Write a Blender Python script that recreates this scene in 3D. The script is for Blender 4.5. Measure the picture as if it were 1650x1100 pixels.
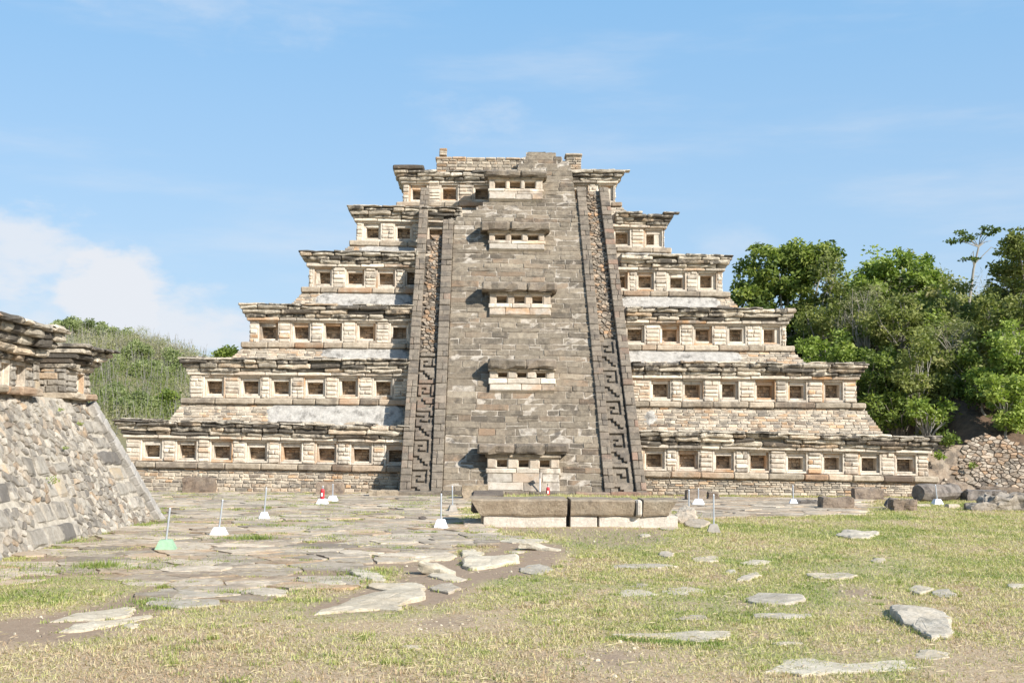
import bpy, math, random
from math import sin, cos, pi, radians
from mathutils import Vector, noise as MN
R = random.Random(7)
for o in list(bpy.data.objects): bpy.data.objects.remove(o)
S = bpy.context.scene
COL = S.collection

# ------------------------------------------------------------------ camera
F, CAMP, YAW, PITCH, ROLL = 2006.0, Vector((-2.0, -72.0, 2.45)), 0.020, 0.0765, 0.008
cd = bpy.data.cameras.new('camera'); cam = bpy.data.objects.new('camera', cd); COL.objects.link(cam)
cd.sensor_width = 36; cd.lens = F / 1650 * 36; cd.clip_end = 6000; cd.clip_start = .1
fw = Vector((sin(YAW) * cos(PITCH), cos(YAW) * cos(PITCH), sin(PITCH)))
rt0 = Vector((cos(YAW), -sin(YAW), 0)); up0 = rt0.cross(fw)
rt = rt0 * cos(ROLL) + up0 * sin(ROLL); up = rt.cross(fw)
from mathutils import Matrix
cam.matrix_world = Matrix(((rt.x, up.x, -fw.x, CAMP.x), (rt.y, up.y, -fw.y, CAMP.y), (rt.z, up.z, -fw.z, CAMP.z), (0, 0, 0, 1)))
S.camera = cam
def ray(px, py): return fw * F + rt * (px - 825) - up * (py - 550)
def onY(px, py, Y):
    r = ray(px, py); t = (Y - CAMP.y) / r.y; return CAMP + r * t
def onG(px, py, z=0.0):
    r = ray(px, py); t = (z - CAMP.z) / r.z; return CAMP + r * t

# ------------------------------------------------------------------ world, sun, exposure
SUN_EL, SUN_AZ = radians(33), radians(46)      # azimuth to the right of the facade's normal
sd = Vector((sin(SUN_AZ) * cos(SUN_EL), -cos(SUN_AZ) * cos(SUN_EL), sin(SUN_EL)))
W = bpy.data.worlds.new('World'); S.world = W; W.use_nodes = True
nt = W.node_tree; nt.nodes.clear()
def NN(nt, t, **k):
    n = nt.nodes.new(t)
    for a, b in k.items():
        if a == 'ins':
            for i, v in b.items():
                if hasattr(v, 'links') or isinstance(v, bpy.types.NodeSocket): nt.links.new(v, n.inputs[i])
                else: n.inputs[i].default_value = v
        else: setattr(n, a, b)
    return n
def mth(nt, op, a, b=0.0, c=0.0, clamp=False):
    return NN(nt, 'ShaderNodeMath', operation=op, use_clamp=clamp, ins={0: a, 1: b, 2: c}).outputs[0]
def mixc(nt, f, a, b, mode='MIX'):
    n = NN(nt, 'ShaderNodeMix', data_type='RGBA', blend_type=mode, ins={0: f, 6: a, 7: b}); return n.outputs[2]
def sstep(nt, x, lo, hi):
    return NN(nt, 'ShaderNodeMapRange', interpolation_type='SMOOTHSTEP', ins={0: x, 1: lo, 2: hi, 3: 0.0, 4: 1.0}).outputs[0]
sky = NN(nt, 'ShaderNodeTexSky', sky_type='NISHITA', sun_disc=False, sun_elevation=SUN_EL,
         sun_rotation=math.atan2(sd.x, sd.y), altitude=0, air_density=1.0, dust_density=1.0, ozone_density=1.5)
tc = NN(nt, 'ShaderNodeTexCoord'); sx = NN(nt, 'ShaderNodeSeparateXYZ', ins={0: tc.outputs['Generated']})
az = mth(nt, 'ARCTAN2', sx.outputs[0], sx.outputs[1]); el = mth(nt, 'ARCSINE', sx.outputs[2])
nz = NN(nt, 'ShaderNodeTexNoise', ins={0: NN(nt, 'ShaderNodeMapping', ins={0: tc.outputs['Generated'], 3: (1, 1, 2.2)}).outputs[0], 2: 13.0, 3: 10.0, 4: .6})
nz2 = NN(nt, 'ShaderNodeTexNoise', ins={0: NN(nt, 'ShaderNodeMapping', ins={0: tc.outputs['Generated'], 3: (1, 1, 6)}).outputs[0], 2: 3.0, 3: 6.0, 4: .6})
def azel(px, py):
    r = ray(px, py).normalized(); return math.atan2(r.x, r.y), math.asin(r.z)
cl = None
for px, py, rx, ry, lo, hi, st in ((-10, 400, 150, 95, .50, .86, .85), (175, 475, 95, 85, .48, .80, 1.0), (280, 545, 170, 80, .48, .88, .9), (60, 530, 200, 80, .5, 1.0, .75),
                                (740, 195, 140, 60, .62, 1.15, .45), (330, 10, 330, 70, .6, 1.2, .4), (40, 540, 320, 90, .55, 1.1, .6), (1195, 400, 80, 50, .6, 1.1, .3),
                                (1900, 450, 500, 130, .6, 1.1, .5), (-500, 350, 400, 200, .5, 1, .8)):
    a0, e0 = azel(px, py)
    dx = mth(nt, 'DIVIDE', mth(nt, 'SUBTRACT', az, a0), rx / F); dy = mth(nt, 'DIVIDE', mth(nt, 'SUBTRACT', el, e0), ry / F)
    r2 = mth(nt, 'ADD', mth(nt, 'MULTIPLY', dx, dx), mth(nt, 'MULTIPLY', dy, dy))
    m = mth(nt, 'SUBTRACT', 1.0, mth(nt, 'MULTIPLY', r2, .5), clamp=True)
    v = mth(nt, 'MULTIPLY', sstep(nt, mth(nt, 'ADD', mth(nt, 'MULTIPLY', m, .66), mth(nt, 'MULTIPLY', mth(nt, 'SUBTRACT', nz.outputs[0], .33), 1.3)), lo, hi), st)
    cl = v if cl is None else mth(nt, 'MAXIMUM', cl, v)
wisp = mth(nt, 'MULTIPLY', sstep(nt, nz2.outputs[0], .45, .8), .38)
cl = mth(nt, 'MAXIMUM', cl, wisp)
hz_ = NN(nt, 'ShaderNodeValToRGB', ins={0: sx.outputs[2]})
e_ = hz_.color_ramp.elements; e_.new(.2); e_.new(.36)
for k_, (p_, c_) in enumerate(((0.0, (.235, .31, .397)), (.19, (.176, .28, .403)), (.34, (.124, .25, .405)), (1.0, (.06, .14, .29)))):
    e_[k_].position = p_; e_[k_].color = (*c_, 1)
grad = NN(nt, 'ShaderNodeVectorMath', operation='SCALE', ins={0: hz_.outputs[0]}); grad.inputs['Scale'].default_value = 10.0
SKYMUL = NN(nt, 'ShaderNodeMix', data_type='RGBA', ins={0: .85, 6: sky.outputs[0], 7: grad.outputs[0]})
skyc = mixc(nt, cl, SKYMUL.outputs[2], (3.75, 3.92, 4.2, 1))
bg = NN(nt, 'ShaderNodeBackground', ins={0: skyc, 1: .135})
nt.links.new(bg.outputs[0], NN(nt, 'ShaderNodeOutputWorld').inputs[0])
sl = bpy.data.lights.new('sun', 'SUN'); sl.energy = 5.0; sl.angle = radians(.6); sl.color = (1, .955, .895)
so = bpy.data.objects.new('sun', sl); COL.objects.link(so); so.rotation_euler = sd.to_track_quat('Z', 'Y').to_euler()
S.view_settings.view_transform = 'Standard'; S.view_settings.look = 'None'; S.view_settings.gamma = 1
S.view_settings.exposure = 0.68

# ------------------------------------------------------------------ materials
def stone_mat(name, c1, c2, warm, dark, dark_lo=.52, dark_hi=.7, dark_amt=.8, plaster=None, pl_lo=.5, scale=1.0, bump=.6, rough=.9, streak=False, lich=.35):
    m = bpy.data.materials.new(name); m.use_nodes = True; n = m.node_tree; n.nodes.clear()
    pos = NN(n, 'ShaderNodeNewGeometry').outputs['Position']
    at = NN(n, 'ShaderNodeSeparateColor', ins={0: NN(n, 'ShaderNodeAttribute', attribute_name='tone').outputs[0]})
    def nz(s, d=5, r=.6, vec=pos): return NN(n, 'ShaderNodeTexNoise', ins={0: vec, 2: s * scale, 3: d, 4: r}).outputs[0]
    n1, n2, n3, n4 = nz(1.1), nz(4.5), nz(.55, 4), nz(22, 3)
    c = mixc(n, sstep(n, n2, .35, .65), (*c1, 1), (*c2, 1))
    c = mixc(n, mth(n, 'MULTIPLY', at.outputs[1], sstep(n, n1, .3, .6)), c, (*warm, 1))
    if plaster:
        c = mixc(n, sstep(n, mth(n, 'ADD', n3, mth(n, 'MULTIPLY', mth(n, 'SUBTRACT', n2, .5), .35)), pl_lo, pl_lo + .06), c, (*plaster, 1))
    val = mth(n, 'MULTIPLY', mth(n, 'ADD', mth(n, 'MULTIPLY', at.outputs[0], 1.0), .5), mth(n, 'ADD', mth(n, 'MULTIPLY', n4, .7), .65))
    c = mixc(n, 1.0, c, NN(n, 'ShaderNodeCombineColor', ins={0: val, 1: val, 2: val}).outputs[0], 'MULTIPLY')
    vs = NN(n, 'ShaderNodeMapping', ins={0: pos, 3: (1, 1, .35 if streak else .9)}).outputs[0]
    nd = nz(2.2, 7, .68, vs)
    dk = sstep(n, mth(n, 'ADD', nd, mth(n, 'MULTIPLY', mth(n, 'SUBTRACT', at.outputs[2], .5), .35)), dark_lo, dark_hi)
    c = mixc(n, mth(n, 'MULTIPLY', dk, dark_amt), c, (*dark, 1))
    nl = nz(9, 4, .7)
    c = mixc(n, mth(n, 'MULTIPLY', sstep(n, nl, .62, .74), lich), c, (.52, .50, .45, 1))
    h = mth(n, 'ADD', mth(n, 'MULTIPLY', n2, .5), mth(n, 'ADD', mth(n, 'MULTIPLY', nz(14, 6, .75), .8), mth(n, 'MULTIPLY', nz(60, 3), .15)))
    bm = NN(n, 'ShaderNodeBump', ins={0: bump, 1: .07, 2: h}) if False else NN(n, 'ShaderNodeBump')
    bm.inputs['Strength'].default_value = bump; bm.inputs['Distance'].default_value = .07; n.links.new(h, bm.inputs['Height'])
    b = NN(n, 'ShaderNodeBsdfPrincipled'); n.links.new(c, b.inputs['Base Color']); b.inputs['Roughness'].default_value = rough
    b.inputs['Specular IOR Level'].default_value = .2
    n.links.new(bm.outputs[0], b.inputs['Normal'])
    n.links.new(b.outputs[0], NN(n, 'ShaderNodeOutputMaterial').inputs[0]); return m
CREAM, CREAM2 = (.63, .56, .455), (.52, .45, .355)
M = {}
M['wall'] = stone_mat('cream_stone', CREAM, CREAM2, (.47, .27, .13), (.16, .135, .11), .535, .72, .7, streak=True)
M['niche'] = stone_mat('niche_stone', (.64, .575, .475), (.53, .465, .375), (.46, .26, .12), (.17, .14, .11), .56, .76, .65, bump=.5, streak=True)
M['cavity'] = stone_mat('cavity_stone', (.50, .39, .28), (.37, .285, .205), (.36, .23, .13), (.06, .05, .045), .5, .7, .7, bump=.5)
M['talud'] = stone_mat('sloped_wall_stone', (.47, .405, .31), (.34, .29, .225), (.42, .26, .14), (.12, .105, .09), .52, .68, .7)
M['mortar'] = stone_mat('mortar', (.46, .41, .33), (.34, .30, .24), (.4, .3, .2), (.12, .11, .1), .55, .75, .6)
M['cornice'] = stone_mat('weathered_cornice_stone', (.56, .495, .39), (.40, .345, .265), (.45, .32, .2), (.06, .052, .044), .465, .61, .86, bump=1.0)
M['mould'] = stone_mat('moulding_stone', (.43, .365, .275), (.30, .25, .185), (.36, .22, .13), (.11, .09, .075), .55, .72, .6)
M['stair'] = stone_mat('stair_stone', (.262, .218, .158), (.195, .160, .116), (.28, .19, .12), (.075, .063, .05), .47, .70, .7, bump=1.0, streak=True, lich=.16)
M['stairmortar'] = stone_mat('stair_mortar', (.40, .355, .29), (.24, .205, .16), (.3, .2, .12), (.08, .07, .06), .5, .62, .8)
M['band'] = stone_mat('balustrade_stone', (.245, .205, .155), (.17, .142, .108), (.28, .175, .12), (.08, .07, .06), .53, .72, .6, bump=.8)
M['cobble'] = stone_mat('cobble', (.30, .25, .19), (.20, .165, .125), (.36, .22, .12), (.05, .045, .04), .55, .7, .6)
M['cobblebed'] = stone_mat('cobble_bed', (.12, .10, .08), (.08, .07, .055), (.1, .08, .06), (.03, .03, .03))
M['rubble'] = stone_mat('rubble_stone', (.42, .38, .315), (.29, .26, .215), (.42, .30, .19), (.10, .09, .08), .48, .7, .6, bump=.8)
M['rubblebrown'] = stone_mat('brown_rubble_stone', (.42, .36, .285), (.29, .24, .185), (.40, .25, .14), (.10, .085, .07), .5, .68, .7, bump=.9)
M['greyblock'] = stone_mat('grey_block_stone', (.38, .345, .29), (.28, .25, .205), (.38, .3, .2), (.11, .10, .09), .5, .66, .75, bump=.9)
M['plaster'] = stone_mat('old_plaster', (.34, .32, .29), (.25, .235, .21), (.36, .29, .2), (.12, .11, .10), .5, .68, .65)
M['oldplaster'] = stone_mat('old_lime_plaster', (.47, .44, .39), (.36, .335, .295), (.4, .33, .25), (.13, .12, .105), .47, .66, .8, bump=.8)
M['altar'] = stone_mat('altar_stone', (.36, .30, .22), (.25, .205, .148), (.36, .24, .14), (.075, .06, .048), .54, .7, .65, bump=.8)
M['altarbase'] = stone_mat('pale_stone', (.60, .55, .47), (.50, .45, .38), (.45, .32, .2), (.2, .17, .13), .6, .78, .5)
M['block'] = stone_mat('brown_block_stone', (.28, .225, .17), (.20, .16, .125), (.32, .2, .12), (.07, .06, .055), .53, .7, .6, bump=.8)
M['darkrock'] = stone_mat('dark_rock', (.25, .225, .20), (.15, .135, .12), (.28, .2, .14), (.05, .046, .042), .5, .66, .7, bump=.9)
M['boulder'] = stone_mat('boulder_stone', (.42, .37, .30), (.29, .25, .20), (.34, .26, .18), (.06, .055, .05), .5, .66, .8, bump=.9)
M['pave'] = stone_mat('paving_stone', (.50, .43, .33), (.39, .32, .235), (.44, .30, .18), (.19, .155, .12), .53, .72, .65, bump=.6)
M['slab'] = stone_mat('pale_flagstone', (.55, .485, .37), (.44, .38, .28), (.42, .31, .19), (.22, .19, .15), .6, .78, .5, bump=.5)
M['greyslab'] = stone_mat('grey_flagstone', (.49, .435, .345), (.38, .33, .25), (.4, .3, .2), (.18, .16, .14), .57, .74, .55, bump=.6)

def plain(name, col, rough=.6, metal=0, var=.25, s=8):
    m = bpy.data.materials.new(name); m.use_nodes = True; n = m.node_tree; n.nodes.clear()
    pos = NN(n, 'ShaderNodeTexCoord').outputs['Object']
    nz = NN(n, 'ShaderNodeTexNoise', ins={0: pos, 2: s, 3: 6, 4: .7}).outputs[0]
    c = mixc(n, sstep(n, nz, .4, .7), (*col, 1), (*[x * (1 - var) for x in col], 1))
    b = NN(n, 'ShaderNodeBsdfPrincipled'); n.links.new(c, b.inputs['Base Color']); b.inputs['Roughness'].default_value = rough; b.inputs['Metallic'].default_value = metal
    bm = NN(n, 'ShaderNodeBump'); bm.inputs['Strength'].default_value = .4; bm.inputs['Distance'].default_value = .01; n.links.new(nz, bm.inputs['Height']); n.links.new(bm.outputs[0], b.inputs['Normal'])
    n.links.new(b.outputs[0], NN(n, 'ShaderNodeOutputMaterial').inputs[0]); return m
M['galv'] = plain('galvanised_steel', (.50, .53, .56), .45, .5, .2)
M['whiteconc'] = plain('white_painted_concrete', (.74, .76, .79), .8, 0, .12)
M['greenconc'] = plain('green_painted_concrete', (.27, .42, .27), .8, 0, .2)
M['greyconc'] = plain('bare_concrete', (.36, .32, .27), .9, 0, .3)
M['red'] = plain('red_paint', (.55, .03, .04), .5, 0, .2)
M['whitepaint'] = plain('white_paint', (.75, .74, .72), .5, 0, .1)
M['bark'] = plain('bark', (.30, .26, .21), .9, 0, .4, 3)
M['palebark'] = plain('pale_bark', (.33, .30, .25), .9, 0, .3, 3)

def leaf_mat(name, stops, trans=.35):
    m = bpy.data.materials.new(name); m.use_nodes = True; n = m.node_tree; n.nodes.clear()
    at = NN(n, 'ShaderNodeSeparateColor', ins={0: NN(n, 'ShaderNodeAttribute', attribute_name='tone').outputs[0]})
    cr = NN(n, 'ShaderNodeValToRGB', ins={0: at.outputs[0]})
    e = cr.color_ramp.elements
    while len(e) < len(stops): e.new(.5)
    for k, (p, c) in enumerate(stops): e[k].position = p; e[k].color = (*c, 1)
    b = NN(n, 'ShaderNodeBsdfPrincipled'); n.links.new(cr.outputs[0], b.inputs['Base Color']); b.inputs['Roughness'].default_value = .55; b.inputs['Specular IOR Level'].default_value = .25
    t = NN(n, 'ShaderNodeBsdfTranslucent'); n.links.new(mixc(n, 1, cr.outputs[0], (1.1, 1.25, .6, 1), 'MULTIPLY'), t.inputs[0])
    mx = NN(n, 'ShaderNodeMixShader', ins={0: trans, 1: b.outputs[0], 2: t.outputs[0]})
    n.links.new(mx.outputs[0], NN(n, 'ShaderNodeOutputMaterial').inputs[0]); return m
M['leaf'] = leaf_mat('leaves', [(0, (.05, .08, .02)), (.4, (.115, .16, .035)), (.75, (.21, .26, .05)), (1, (.33, .36, .09))])
M['leafolive'] = leaf_mat('olive_leaves', [(0, (.09, .11, .03)), (.4, (.18, .205, .055)), (.75, (.28, .29, .09)), (1, (.38, .34, .16))])
M['leafbright'] = leaf_mat('bright_leaves', [(0, (.09, .13, .03)), (.4, (.20, .27, .05)), (1, (.38, .43, .11))])
M['leafpale'] = leaf_mat('pale_hill_leaves', [(0, (.11, .14, .05)), (.4, (.20, .24, .09)), (1, (.36, .39, .18))])
M['brush'] = leaf_mat('dry_brush', [(0, (.13, .17, .045)), (.35, (.21, .24, .075)), (.65, (.30, .29, .14)), (1, (.38, .34, .25))], .3)
M['grass'] = leaf_mat('grass_blades', [(0, (.15, .22, .05)), (.35, (.34, .365, .11)), (.6, (.52, .475, .21)), (.85, (.60, .50, .32)), (1, (.44, .31, .20))], .3)

# ------------------------------------------------------------------ mesh builder
class MB:
    def __init__(s): s.v = []; s.f = []; s.t = []
    def add(s, vs, fs, tone):
        b = len(s.v); s.v += vs; s.f += [tuple(i + b for i in f) for f in fs]
        s.t += [tone] * len(vs)
    def cut(s, test):
        o = MB(); mp = {}
        for f in s.f:
            c = sum((s.v[i] for i in f), Vector((0, 0, 0))) / len(f)
            if test(c):
                g = []
                for i in f:
                    if i not in mp: mp[i] = len(o.v); o.v.append(s.v[i]); o.t.append(s.t[i])
                    g.append(mp[i])
                o.f.append(tuple(g))
        return o
    def build(s, name, mat, parent=None, org=None, smooth=False):
        o = org or Vector((0, 0, 0))
        me = bpy.data.meshes.new(name); me.from_pydata([(x[0] - o[0], x[1] - o[1], x[2] - o[2]) for x in s.v], [], s.f)
        a = me.attributes.new('tone', 'FLOAT_COLOR', 'POINT')
        a.data.foreach_set('color', [c for t in s.t for c in (t[0], t[1], t[2], 1.0)])
        me.materials.append(mat)
        if smooth: me.polygons.foreach_set('use_smooth', [True] * len(me.polygons))
        me.update(); ob = bpy.data.objects.new(name, me); COL.objects.link(ob)
        if parent is not None: ob.parent = parent
        elif org is not None: ob.location = org
        return ob
def tone(a=.28, w=.35, d=.3):
    return (min(1, max(0, .5 + R.gauss(0, a * .6))), R.random() if R.random() < w else R.random() * .15, min(1, max(0, .5 + R.gauss(0, d))))
def tag(o, label=None, cat=None, group=None, kind=None):
    for k, v in (('label', label), ('category', cat), ('group', group), ('kind', kind)):
        if v: o[k] = v
    return o
def empty(name, loc, label, cat, group=None):
    o = bpy.data.objects.new(name, None); COL.objects.link(o); o.location = loc; o.empty_display_size = .2
    tag(o, label, cat, group); return o
X, Y, Z = Vector((1, 0, 0)), Vector((0, 1, 0)), Vector((0, 0, 1))

def slab(mb, O, U, V, N, L, H, D, r=.03, amp=.015, t=None, cut=0.0):
    """long stone: runs L along U, H along V, front at 0 / back at -D along N, rounded and uneven"""
    r = min(r, H * .45, L * .3); ns = max(1, int(L / .35))
    us = [0, r] + [r + (L - 2 * r) * k / ns for k in range(1, ns)] + [L - r, L]
    prof = [(-D, 0), (-r, 0), (0, r), (0, H - r), (-r, H), (-D, H)]
    vs = []; s0 = R.random() * 100; lo, hi = R.uniform(-.5, .5), R.uniform(-.5, .5)
    for i, u in enumerate(us):
        e = (i == 0 or i == len(us) - 1)
        for j, (n_, v_) in enumerate(prof):
            if e and 0 < j < 5: n_ -= r * .8; v_ += (r * .5 if v_ < H / 2 else -r * .5)
            p = O + U * u + V * v_ + N * n_
            if 0 < j < 5:
                q = Vector((u * 2.3 + s0, v_ * 3, n_ * 2 + j * .37))
                nv = MN.noise_vector(q)
                p = p + N * (nv.x * amp * 1.6) + V * (nv.y * amp) + (U * (nv.z * amp) if not e else U * 0)
            vs.append(p)
    fs = []; m = len(prof)
    for i in range(len(us) - 1):
        for j in range(m - 1):
            fs.append((i * m + j, (i + 1) * m + j, (i + 1) * m + j + 1, i * m + j + 1))
    fs.append(tuple(range(m))); b = (len(us) - 1) * m; fs.append(tuple(b + k for k in reversed(range(m))))
    mb.add(vs, fs, t or tone())
def box(mb, a, b, t=(.5, 0, .5)):
    x0, y0, z0 = a; x1, y1, z1 = b
    vs = [Vector(p) for p in ((x0, y0, z0), (x1, y0, z0), (x1, y1, z0), (x0, y1, z0), (x0, y0, z1), (x1, y0, z1), (x1, y1, z1), (x0, y1, z1))]
    mb.add(vs, [(0, 3, 2, 1), (4, 5, 6, 7), (0, 1, 5, 4), (1, 2, 6, 5), (2, 3, 7, 6), (3, 0, 4, 7)], t)
def obox(mb, O, U, V, N, u, v, n, t=(.5, 0, .5)):
    vs = [O + U * a + V * b + N * c for c in (n[0], n[1]) for (a, b) in ((u[0], v[0]), (u[1], v[0]), (u[1], v[1]), (u[0], v[1]))]
    mb.add(vs, [(0, 1, 2, 3), (7, 6, 5, 4), (0, 4, 5, 1), (1, 5, 6, 2), (2, 6, 7, 3), (3, 7, 4, 0)], t)
def pillow(mb, pts, N, h, inset, t, back=.0):
    """pts: outline on the surface, grown outward h along N with bevelled rim"""
    c = sum(pts, Vector((0, 0, 0))) / len(pts); n = len(pts)
    ring0 = [p - N * back for p in pts]; ring1 = []; ring2 = []
    for p in pts:
        d = (c - p); l = d.length or 1; k = min(inset / l, .45)
        ring1.append(p + d * k * .35 + N * h * R.uniform(.55, .8)); ring2.append(p + d * k * 1.3 + N * h * R.uniform(.85, 1.15))
    vs = ring0 + ring1 + ring2; fs = []
    for a in (0, n):
        for i in range(n): j = (i + 1) % n; fs.append((a + i, a + j, a + n + j, a + n + i))
    fs.append(tuple(2 * n + i for i in range(n)))
    mb.add(vs, fs, t)
def courses(mb, x0, x1, z0, z1, P, N, ch=(.1, .16), sl=(.2, .5), h=.03, gap=.012, tn=None):
    """rows of small stones on the surface P(x, z)"""
    z = z0
    while z < z1 - .03:
        hh = min(R.uniform(*ch), z1 - z)
        a0 = x0(z + hh / 2) if callable(x0) else x0; a1 = x1(z + hh / 2) if callable(x1) else x1
        x = a0
        while x < a1 - .02:
            l = R.uniform(*sl); l = l if a1 - x - l > sl[0] * .6 else a1 - x
            g = gap; j = lambda: R.uniform(-.012, .012)
            pts = [P(x + g + j(), z + g + j()), P(x + l - g + j(), z + g + j()), P(x + l - g + j(), z + hh - g + j()), P(x + g + j(), z + hh - g + j())]
            if l > .25:
                m = x + l / 2; pts = [pts[0], P(m, z + g + j()), pts[1], pts[2], P(m, z + hh - g + j()), pts[3]]
            pillow(mb, pts, N, h * R.uniform(.6, 1.5), .03, (tn or tone)())
            x += l
        z += hh

def voronoi(pts, reach):
    cells = []; g = {}
    for i, p in enumerate(pts): g.setdefault((int(p[0] // reach), int(p[1] // reach)), []).append(i)
    for i, (px, py) in enumerate(pts):
        poly = [(px - reach, py - reach), (px + reach, py - reach), (px + reach, py + reach), (px - reach, py + reach)]
        gx, gy = int(px // reach), int(py // reach); nb = []
        for a in (-1, 0, 1):
            for b in (-1, 0, 1): nb += [j for j in g.get((gx + a, gy + b), []) if j != i]
        nb.sort(key=lambda j: (pts[j][0] - px) ** 2 + (pts[j][1] - py) ** 2)
        for j in nb[:20]:
            qx, qy = pts[j]; mx, my = (px + qx) / 2, (py + qy) / 2; dx, dy = qx - px, qy - py
            out = []
            for k in range(len(poly)):
                a, b = poly[k], poly[(k + 1) % len(poly)]
                da = (a[0] - mx) * dx + (a[1] - my) * dy; db = (b[0] - mx) * dx + (b[1] - my) * dy
                if da <= 0: out.append(a)
                if (da < 0) != (db < 0) and da != db:
                    t = da / (da - db); out.append((a[0] + (b[0] - a[0]) * t, a[1] + (b[1] - a[1]) * t))
            poly = out
            if len(poly) < 3: break
        if len(poly) >= 3: cells.append((i, poly))
    return cells
def jitter_pts(x0, x1, y0, y1, s, jit=.42):
    out = []; nx, ny = max(1, round((x1 - x0) / s)), max(1, round((y1 - y0) / s))
    for j in range(ny):
        for i in range(nx):
            out.append((x0 + (i + .5 + (.5 if j % 2 else 0) + R.uniform(-jit, jit)) * s, y0 + (j + .5 + R.uniform(-jit, jit)) * s))
    return out
def shrink(poly, g):
    cx = sum(p[0] for p in poly) / len(poly); cy = sum(p[1] for p in poly) / len(poly); out = []
    for x, y in poly:
        l = math.hypot(x - cx, y - cy) or 1; k = max(.2, 1 - g / l); out.append((cx + (x - cx) * k, cy + (y - cy) * k))
    return out
def inpoly(x, y, P):
    c = False; n = len(P)
    for i in range(n):
        x1, y1 = P[i]; x2, y2 = P[i - 1]
        if (y1 > y) != (y2 > y) and x < (x2 - x1) * (y - y1) / (y2 - y1) + x1: c = not c
    return c
def rubble(mb, inside, u0, u1, v0, v1, s, asp, P, N, h, gap, tn=None):
    pts = [p for p in jitter_pts(u0 / asp, u1 / asp, v0, v1, s, .5) if R.random() > .22]
    for i, poly in voronoi(pts, s * 2.2):
        cu = sum(p[0] for p in poly) / len(poly) * asp; cv = sum(p[1] for p in poly) / len(poly)
        if not inside(cu, cv): continue
        q = shrink(poly, gap * R.uniform(.5, 1.6))
        pl = [P(a * asp, b) for a, b in q]
        if len(pl) >= 3: pillow(mb, pl, N, h * R.uniform(.6, 1.4), s * .16, (tn or tone)())

def rock(mb, O, U, V, N, w, h, d, seed=0, amp=.06, n=5, rnd=.12, t=None, fq=1.2):
    """uneven block: w along U, d along N (centred), h along V from 0"""
    idx = {}; vs = []; fs = []; rr = random.Random(seed); sh = Vector((rr.random() * 50, rr.random() * 50, 0))
    def vert(i, j, k):
        if (i, j, k) in idx: return idx[(i, j, k)]
        a, b, c = i / n * 2 - 1, j / n * 2 - 1, k / n * 2 - 1
        l = max(abs(a), abs(b), abs(c)); q = Vector((a, b, c)); e = (abs(a) ** 4 + abs(b) ** 4 + abs(c) ** 4) ** .25
        k2 = 1 - rnd * (1 - 1 / max(e, 1)) * 4
        q = q * k2
        nv = MN.noise_vector(Vector((a * w, b * d, c * h)) * fq + sh); n3 = MN.noise_vector(Vector((a * w, b * d, c * h)) * fq * 3.1 + sh)
        p = Vector((q.x * w / 2, q.y * d / 2, (q.z + 1) * h / 2)); mn = min(w, h, d)
        p += nv * amp * 2 + n3 * amp * .7
        vs.append(O + U * p.x + N * p.y + V * p.z); idx[(i, j, k)] = len(vs) - 1; return idx[(i, j, k)]
    for a in range(n):
        for b in range(n):
            fs.append((vert(a, b, 0), vert(a, b + 1, 0), vert(a + 1, b + 1, 0), vert(a + 1, b, 0)))
            fs.append((vert(a, b, n), vert(a + 1, b, n), vert(a + 1, b + 1, n), vert(a, b + 1, n)))
            fs.append((vert(a, 0, b), vert(a + 1, 0, b), vert(a + 1, 0, b + 1), vert(a, 0, b + 1)))
            fs.append((vert(a, n, b), vert(a, n, b + 1), vert(a + 1, n, b + 1), vert(a + 1, n, b)))
            fs.append((vert(0, a, b), vert(0, a, b + 1), vert(0, a + 1, b + 1), vert(0, a + 1, b)))
            fs.append((vert(n, a, b), vert(n, a + 1, b), vert(n, a + 1, b + 1), vert(n, a, b + 1)))
    mb.add(vs, fs, t or tone())
def tube(mb, pts, rads, n=6, t=(.5, 0, .5)):
    vs = []; fs = []
    for i, p in enumerate(pts):
        d = (pts[min(i + 1, len(pts) - 1)] - pts[max(i - 1, 0)]).normalized()
        a = d.cross(Vector((.31, .95, .1))).normalized(); b = d.cross(a)
        for k in range(n): vs.append(p + (a * cos(2 * pi * k / n) + b * sin(2 * pi * k / n)) * rads[i])
    for i in range(len(pts) - 1):
        for k in range(n): k2 = (k + 1) % n; fs.append((i * n + k, i * n + k2, (i + 1) * n + k2, (i + 1) * n + k))
    fs.append(tuple(reversed(range(n)))); b = (len(pts) - 1) * n; fs.append(tuple(b + k for k in range(n)))
    mb.add(vs, fs, t)

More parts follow.
